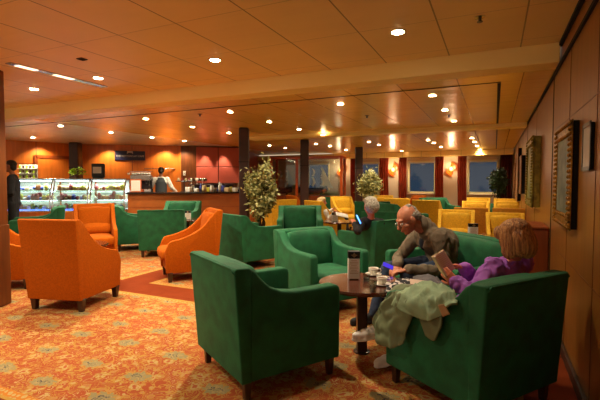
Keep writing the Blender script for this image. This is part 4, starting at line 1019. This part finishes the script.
# --- woman in purple
def woman():
    f = V((-.82, .57, 0)).normalized(); lf = V((0, 0, 1)).cross(f).normalized()        # her left faces us
    hip = V((-.17, 3.08, .53)); neck = at(513, 259, 2.98); hd = at(514, 238.5, 2.93)
    mid = hip.lerp(neck, .5)-f*.03
    t = thing('person', 'seated woman in a purple top with brown bobbed hair, reading', 'person', (hip.x, hip.y, 0))
    up1 = (neck-hip).normalized(); fr1 = (f-up1*f.dot(up1)).normalized()
    shl = neck+lf*.16-up1*.06; shr = neck-lf*.17-up1*.06
    el_, wl = at(476, 297, 2.74), at(457, 283, 2.86)
    er, wr = at(482, 290, 3.25), at(465, 269, 3.12)
    hl, hr = hip+lf*.09, hip-lf*.09
    kl = at(402, 296, 3.12); kr = at(412, 288, 3.35); kl.z = .62; kr.z = .57
    al = at(380, 328, 3.22); toe = at(357, 337, 3.16)
    ar = at(401, 338, 3.32); ar.z = .11; toe2 = at(381, 351, 3.28); toe2.z = .04
    tor = [(hip-V((0, 0, .05)), lf, f, .17, .13), (hip+up1*.08, lf, fr1, .165, .125), (mid, lf, fr1, .155, .12), (neck-up1*.14+fr1*.01, lf, fr1, .165, .12), (neck-up1*.055, lf, fr1, .14, .075), (neck, lf, fr1, .06, .055)]
    hR = frame(f*.9+V((0, 0, -.38))-lf*.12, (0, 0, 1))
    def arms(bm, inf=0): cap_all(bm, [(shl, .055), (el_, .044), (wl, .03)], inf); cap_all(bm, [(shr, .055), (er, .044), (wr, .03)], inf)
    bm = BM(); torso(bm, tor, -.012); arms(bm, -.008); caps(bm, neck, .05, hd+hR @ V((0, -.02, -.07)), .048); head(bm, hd, hR, 1.0)
    cap_all(bm, [(hl, .075), (kl, .052), (al, .036)]); cap_all(bm, [(hr, .075), (kr, .052), (ar, .036)])
    hand(bm, wl, frame(at(443, 271, 2.92)-wl, (lf*.8+V((0, 0, .4)))), -1, .55, .95); hand(bm, wr, frame(at(452, 264, 3.12)-wr, (V((0, 0, 1))-lf*.3)), 1, .5, .95)
    part(t, 'body', blob(bm, .0055, 2), 'skin')
    eyes(t, hd, hR, 1.0)
    bm = BM(); torso(bm, tor, .014); arms(bm, .02); ell(bm, shl, (.075,)*3); ell(bm, shr, (.075,)*3)
    part(t, 'purple_top', blob(bm, .010, 2, folds(.009, 19, (1, 1, .8))), 'purple_cloth')
    bm = BM(); cap_all(bm, [(hl, .09), (kl, .078), (kl.lerp(al, .85), .082)]); cap_all(bm, [(hr, .09), (kr, .075), (kr.lerp(ar, .85), .075)]); ell(bm, hip, (.17, .17, .12))
    part(t, 'wide_trousers', blob(bm, .011, 3, folds(.010, 11, (1, 1, .35))), 'olive_cloth')
    for a, q in ((al, toe), (ar, toe2)):
        dd = (q-a).normalized(); bm = BM(); hh = a-dd*.03+V((0, 0, -.04)); dd = (q-hh).normalized(); shoe(bm, hh, q); caps(bm, hh+dd*.02, .04, a+V((0, 0, .05)), .04); s_ = part(t, 'sneaker', blob(bm, .007, 2), 'shoe_white')
        bm = BM()
        for k in range(4): pz = hh.lerp(q, .32+.1*k)+V((0, 0, .062-.006*k)); r = dd.cross(V((0, 0, 1))).normalized(); tube(bm, [pz-r*.025, pz+V((0, 0, .008)), pz+r*.025], .004, 5)
        shift(bm, t); obj('laces', bm, 'white_cloth', s_, True)
    # bobbed hair
    bm = BM()
    def e(p, r, s=3): ell(bm, hd+hR @ V(p), r, hR, s)
    e((0, -.022, .045), (.098, .112, .092)); e((0, -.07, -.03), (.094, .07, .13)); e((0, -.055, -.09), (.09, .06, .06))
    for x in (-1, 1): e((x*.074, -.01, -.02), (.032, .072, .12)); e((x*.078, .01, -.085), (.026, .055, .055)); e((x*.05, .058, .06), (.045, .035, .05))
    g = blob(bm, .007, 2)
    g.normal_update(); inv = hR.transposed()
    for v in g.verts:
        q = inv @ (v.co-hd); a = atan2(q.x, q.y+.02); v.co += v.normal*(.006*noise.noise(V((a*14, q.z*4, 1)))+.004*noise.noise(V((a*30, q.z*6, 4))))
    part(t, 'hair', g, 'hair_brown')
    # book
    bp = at(438, 266, 2.98)
    nrm = (-FW*.9+RT*.22+UP*.3).normalized(); zz = UP*.88-RT*.42; zz = (zz-nrm*zz.dot(nrm)).normalized(); xx = (-nrm).cross(zz).normalized()
    bk = thing('open_book', 'open book with pale pink pages held by the woman in purple', 'book', bp)
    bk.rotation_euler = Matrix((xx, -nrm, zz)).transposed().to_euler()
    for s_ in (-1, 1):
        mx = Matrix.Rotation(-.05 if s_ > 0 else 1.15, 4, 'Z')
        obj('page_block', rbox(min(0, .105*s_), max(0, .105*s_), -.008, .004, -.075, .075, .002, 1, mx), 'pink_paper', bk)
        obj('book_cover', rbox(min(0, .11*s_), max(0, .11*s_), .004, .008, -.08, .08, .001, 1, mx), 'pastry_b', bk)
        bm = BM()
        for k in range(9): box(bm, min(s_*.015, s_*.09), max(s_*.015, s_*.09), -.0092, -.0083, .055-k*.013, .057-k*.013, mx)
        obj('printed_lines', bm, 'beige_paper', bk)
woman()

# --- cloth sheets
def sheet(name, rows, m, label, cat, th=.008, sub=5, amp=.012, fs=9, parent=None):
    R_, K = len(rows), len(rows[0]); P_ = [[V(p) for p in r] for r in rows]
    def cr(a, b, c, d, u): return .5*((2*b)+(-a+c)*u+(2*a-5*b+4*c-d)*u*u+(-a+3*b-3*c+d)*u**3)
    def ev(i, j):
        def row(k, j):
            k = max(0, min(R_-1, k)); j0 = min(int(j), K-2); u = j-j0; g = lambda q: P_[k][max(0, min(K-1, q))]; return cr(g(j0-1), g(j0), g(j0+1), g(j0+2), u)
        i0 = min(int(i), R_-2); u = i-i0; return cr(row(i0-1, j), row(i0, j), row(i0+1, j), row(i0+2, j), u)
    bm = BM(); g = []
    for a in range((R_-1)*sub+1):
        g.append([bm.verts.new(ev(a/sub, b/sub)) for b in range((K-1)*sub+1)])
    for a in range(len(g)-1):
        for b in range(len(g[0])-1): bm.faces.new((g[a][b], g[a][b+1], g[a+1][b+1], g[a+1][b]))
    bm.normal_update(); fo = folds(amp, fs, (1, 1, .5))
    for v in bm.verts: v.co += v.normal*fo(v.co)
    bmesh.ops.solidify(bm, geom=bm.faces[:], thickness=th)
    if parent: shift(bm, parent); return obj(name, bm, m, parent, True)
    o = obj(name, bm, m, None, True); return tag(o, label, cat)
# jacket: lies over her lap and the near arm of the chair and hangs down outside it
jk = thing('jacket', 'pale sage green jacket draped over the lap of the woman and the chair arm', 'jacket', (-.5, 3.1, 0))
sheet('jacket_shell', [[at(416, 288, 3.0), at(428, 284, 2.95), at(441, 286, 2.9), at(452, 291, 2.85)],
    [at(405, 289, 2.9), at(422, 286, 2.78), at(440, 290, 2.66), at(458, 299, 2.50)],
    [at(396, 297, 2.86), at(418, 301, 2.68), at(437, 303, 2.56), at(452, 306, 2.44)],
    [at(391, 305, 2.88), at(412, 316, 2.70), at(431, 321, 2.58), at(443, 313, 2.50)]], 'sage_cloth', '', '', th=.014, parent=jk, amp=.02, fs=15, sub=9)
sheet('jacket_sleeve', [[at(391, 292, 2.93), at(402, 291, 2.86), at(414, 298, 2.74)], [at(381, 308, 3.0), at(395, 310, 2.84), at(414, 312, 2.72)],
    [at(376, 326, 3.0), at(392, 330, 2.86), at(408, 328, 2.78)], [at(376, 342, 3.02), at(390, 348, 2.88), at(403, 344, 2.81)]], 'olive_cloth', '', '', th=.014, parent=jk, amp=.02, fs=15, sub=9)
sheet('jacket_lining', [[at(416, 310, 2.72), at(428, 316, 2.62), at(440, 308, 2.52)], [at(420, 322, 2.72), at(430, 326, 2.62), at(441, 324, 2.52)], [at(425, 336, 2.7), at(434, 341, 2.6), at(438, 332, 2.54)]], 'olive_cloth', '', '', th=.01, parent=jk, amp=.012)
sheet('care_label', [[at(438, 305, 2.42), at(444, 304, 2.40)], [at(443, 317, 2.42), at(450, 314, 2.38)]], 'beige_paper', '', '', th=.003, parent=jk, amp=0)
sheet('striped_scarf', [[at(392, 284, 3.35), at(402, 281, 3.33), at(413, 281, 3.3)], [at(386, 291, 3.3), at(398, 287, 3.2), at(411, 286, 3.17)], [at(385, 299, 3.25), at(396, 295, 3.15), at(406, 292, 3.1)]], 'striped_cloth', 'black and white striped scarf between the jacket and the table', 'scarf', th=.02, amp=.02, fs=16)
sheet('grey_shawl', [[at(414, 279, 3.45), at(428, 276, 3.4), at(440, 281, 3.3)], [at(412, 284, 3.3), at(428, 281, 3.25), at(445, 288, 3.12)], [at(412, 289, 3.15), at(428, 287, 3.1), at(448, 294, 3.0)]], 'grey_cloth', 'crumpled dark grey shawl on the lap of the woman', 'shawl', th=.02, amp=.02, fs=14)
t = thing('leaflet', 'pale pink folded leaflet lying on the lap of the woman', 'leaflet', at(421, 283, 3.12)); t.rotation_euler = (.5, .1, .3)
obj('paper_sheet', rbox(-.08, .08, -.03, .03, -.003, .003, .001, 1), 'pink_paper', t)

# --- simpler figures farther off
def figure(label, hip, neck, hd, f, arms_, legs, top, bottom, hairm, skin='skin', hair='short', vox=.011, hs=1.0, extra=None, wide=1):
    f = V(f).normalized(); lf = V((0, 0, 1)).cross(f).normalized(); up = (V(neck)-V(hip)).normalized(); fr = (f-up*f.dot(up)).normalized()
    hip, neck, hd = V(hip), V(neck), V(hd); mid = hip.lerp(neck, .5)
    t = thing('person', label, 'person', (hip.x, hip.y, min([V(l[-1]).z for l in legs])-.06 if legs else 0))
    tor = [(hip-up*.08, lf, fr, .15*wide, .11), (mid, lf, fr, .145*wide, .11), (neck-up*.14, lf, fr, .175*wide, .115), (neck-up*.055, lf, fr, .15*wide, .075), (neck, lf, fr, .06, .055)]
    hR = frame(f, (0, 0, 1))
    def A(bm, inf):
        for ch in arms_: cap_all(bm, list(zip(ch, (.056, .044, .032))), inf)
    def L_(bm, inf):
        for ch in legs: cap_all(bm, list(zip(ch, (.085, .058, .042))), inf)
    bm = BM(); torso(bm, tor, -.012); A(bm, -.01); L_(bm, -.005); caps(bm, neck, .05, hd+hR @ V((0, -.02, -.06)), .048); head(bm, hd, hR, hs, fine=2)
    for k, ch in enumerate(arms_):
        w, e = V(ch[2]), V(ch[1]); hand(bm, w, frame((w-e), (0, 0, 1)), 1 if k == 0 else -1, .5)
    part(t, 'body', blob(bm, max(.007, vox*.7), 1), skin); eyes(t, hd, hR, hs)
    bm = BM(); torso(bm, tor, .01); A(bm, .012); part(t, 'top', blob(bm, vox, 2, folds(.006)), top)
    bm = BM(); L_(bm, .012); ell(bm, hip, (.15, .15, .11)); part(t, 'trousers', blob(bm, vox, 2), bottom)
    for ch in legs: a = V(ch[2]); bm = BM(); shoe(bm, a-V((0, 0, .05)), a-V((0, 0, .06))+f*.24); part(t, 'shoe', blob(bm, .01, 1), 'black_cloth')
    bm = BM()
    def e(p, r): ell(bm, hd+hR @ (V(p)*hs), [x*hs for x in r], hR)
    e((0, -.028, .045), (.084, .096, .082)); e((0, -.06, -.01), (.078, .055, .075))
    if hair == 'full': e((0, -.05, .0), (.098, .085, .1)); e((0, 0, .075), (.085, .09, .06))
    part(t, 'hair', blob(bm, .009, 1, folds(.004, 60)), hairm)
    if extra: extra(t, lf, f, hR)
    return t
# grey haired person in black
f = V((-.66, .75, 0)).normalized(); lf = V((0, 0, 1)).cross(f)
hp = V((-1.72, 6.5, .55)); nk = at(371, 218, 6.3); hd = at(370.5, 206.5, 6.25)
figure('person in a black top with short silver hair, seen from behind', hp, nk, hd, f*.9+V((0, 0, -.15)),
       [[nk+lf*.17-V((0, 0, .08)), at(358, 231, 6.1), at(355, 224.5, 6.2)], [nk-lf*.17-V((0, 0, .08)), at(362, 238, 6.9), at(356, 226, 6.5)]],
       [[hp+lf*.1, hp+lf*.1+f*.45, hp+lf*.1+f*.5+V((0, 0, -.45))], [hp-lf*.1, hp-lf*.1+f*.45, hp-lf*.1+f*.5+V((0, 0, -.45))]], 'black_cloth', 'navy_cloth', 'hair_silver', hair='full', hs=1.15, wide=1.3)
ph = thing('phone', 'phone with a bright blue screen held by the silver haired person', 'phone', at(358.5, 219.5, 6.15)); ph.rotation_euler = (1.1, 0, fa(f.x, f.y)+.9)
obj('phone_body', rbox(-.037, .037, -.075, .075, -.005, .003, .004, 2), 'black_plastic', ph); obj('screen', rbox(-.033, .033, -.07, .07, .003, .0045, .0005, 1), 'phone_blue', ph)
# pale haired person in the yellow chair
f = V((.54, .84, 0)).normalized(); lf = V((0, 0, 1)).cross(f); hp = V((-3.72, 9.72, .56)); nk = V((-3.78, 9.72, 1.03)); hd = V((-3.72, 9.78, 1.14))
hd = at(322, 202.5, 10.1); nk = hd-V((0, 0, .13))-f*.03
figure('person with pale hair slumped in the yellow armchair', hp, nk, hd, f*.8+RT*.5, [[nk+lf*.17-V((0, 0, .08)), nk+lf*.2+f*.1-V((0, 0, .3)), at(332, 210, 10.1)], [nk-lf*.17-V((0, 0, .08)), nk-lf*.2+f*.1-V((0, 0, .3)), at(334, 213, 9.7)]],
       [[hp+lf*.1, hp+lf*.1+f*.45, hp+lf*.1+f*.5+V((0, 0, -.45))], [hp-lf*.1, hp-lf*.1+f*.45, hp-lf*.1+f*.5+V((0, 0, -.45))]], 'pastry_b' and 'white_cloth', 'charcoal_cloth', 'hair_blond', hair='full', hs=1.05)
q = atz(343, 216, .62); t = thing('newspaper', 'white newspaper in front of the pale haired person', 'newspaper', at(342, 215, 8.9)); t.rotation_euler = (.3, .2, .5)
obj('page_stack', rbox(-.13, .13, -.1, .1, -.01, .01, .004, 1), 'white_card', t)
# bartender with his back to us
f = V((-BD.y, BD.x, 0)); lf = V((0, 0, 1)).cross(f); c0 = bt(.93, 1.0)
def barista_x(t, lf, f, hR): pass
hp = V((c0.x, c0.y, 1.08)); nk = V((c0.x, c0.y, 1.60))
cc = at(161, 171.5, 12.15); c0 = V((cc.x, cc.y, 0)); hp = c0+V((0, 0, 1.07)); nk = c0+V((0, 0, 1.60)); hd = c0+V((0, 0, 1.755))+f*.04
tb = figure('bartender with his back to us in a dark waistcoat and white shirt', hp, nk, hd, f+V((0, 0, -.3)), [[nk+lf*.17-V((0, 0, .07)), nk+lf*.3+f*.05-V((0, 0, .33)), nk+lf*.42+f*.22-V((0, 0, .47))], [nk-lf*.17-V((0, 0, .07)), nk-lf*.3+f*.05-V((0, 0, .33)), nk-lf*.42+f*.22-V((0, 0, .47))]],
       [[hp+lf*.09, hp+lf*.09-V((0, 0, .42)), hp+lf*.09-V((0, 0, .82))], [hp-lf*.09, hp-lf*.09-V((0, 0, .42)), hp-lf*.09-V((0, 0, .82))]], 'white_cloth', 'black_cloth', 'hair_dark', 'skin_dark')
bm = BM(); fr = f; up = V((0, 0, 1)); torso(bm, [(hp-up*.06, lf, f, .155, .118), (hp.lerp(nk, .5), lf, f, .15, .12), (nk-up*.14, lf, f, .165, .126), (nk-up*.05, lf, f, .115, .09), (nk-up*.02, lf, f, .08, .07)], .012); part(tb, 'waistcoat', blob(bm, .01, 2), 'charcoal_cloth')
# waiter standing at the far left
f = (-RT*.8-FW*.35); f.z = 0; f.normalize(); lf = V((0, 0, 1)).cross(f)
c0 = at(13, 185, 8.9); c0.z = 0; hp = c0+V((0, 0, 1.0)); hd = at(9.5, 166.5, 8.85); nk = c0+V((0, 0, 1.61))
figure('waiter in a black jacket standing behind the pillar at the far left', hp, nk, hd, f, [[nk+lf*.17-V((0, 0, .08)), nk+lf*.2-V((0, 0, .38)), nk+lf*.1+f*.22-V((0, 0, .46))], [nk-lf*.17-V((0, 0, .08)), nk-lf*.2-f*.03-V((0, 0, .38)), nk-lf*.08+f*.2-V((0, 0, .44))]],
       [[hp+lf*.09, hp+lf*.1-V((0, 0, .46)), hp+lf*.1-V((0, 0, .9))], [hp-lf*.09, hp-lf*.1-V((0, 0, .46)), hp-lf*.1-V((0, 0, .9))]], 'black_cloth', 'black_cloth', 'hair_dark', 'skin_dark', hs=1.12, wide=1.1)

# ---------------------------------------------------------------- world and view
w = bpy.data.worlds.new('world'); sc.world = w; w.use_nodes = True
w.node_tree.nodes['Background'].inputs[0].default_value = (1, .78, .52, 1); w.node_tree.nodes['Background'].inputs[1].default_value = .22
sc.view_settings.view_transform = 'Standard'; sc.view_settings.look = 'None'; sc.view_settings.gamma = 1; sc.view_settings.use_curve_mapping = False
sc.view_settings.exposure = 1.7
sc.cycles.use_denoising = True; sc.cycles.max_bounces = 8; sc.cycles.diffuse_bounces = 4; sc.cycles.glossy_bounces = 3; sc.cycles.transparent_max_bounces = 12; sc.cycles.caustics_reflective = False; sc.cycles.caustics_refractive = False; sc.cycles.sample_clamp_indirect = 3
bpy.context.view_layer.update()
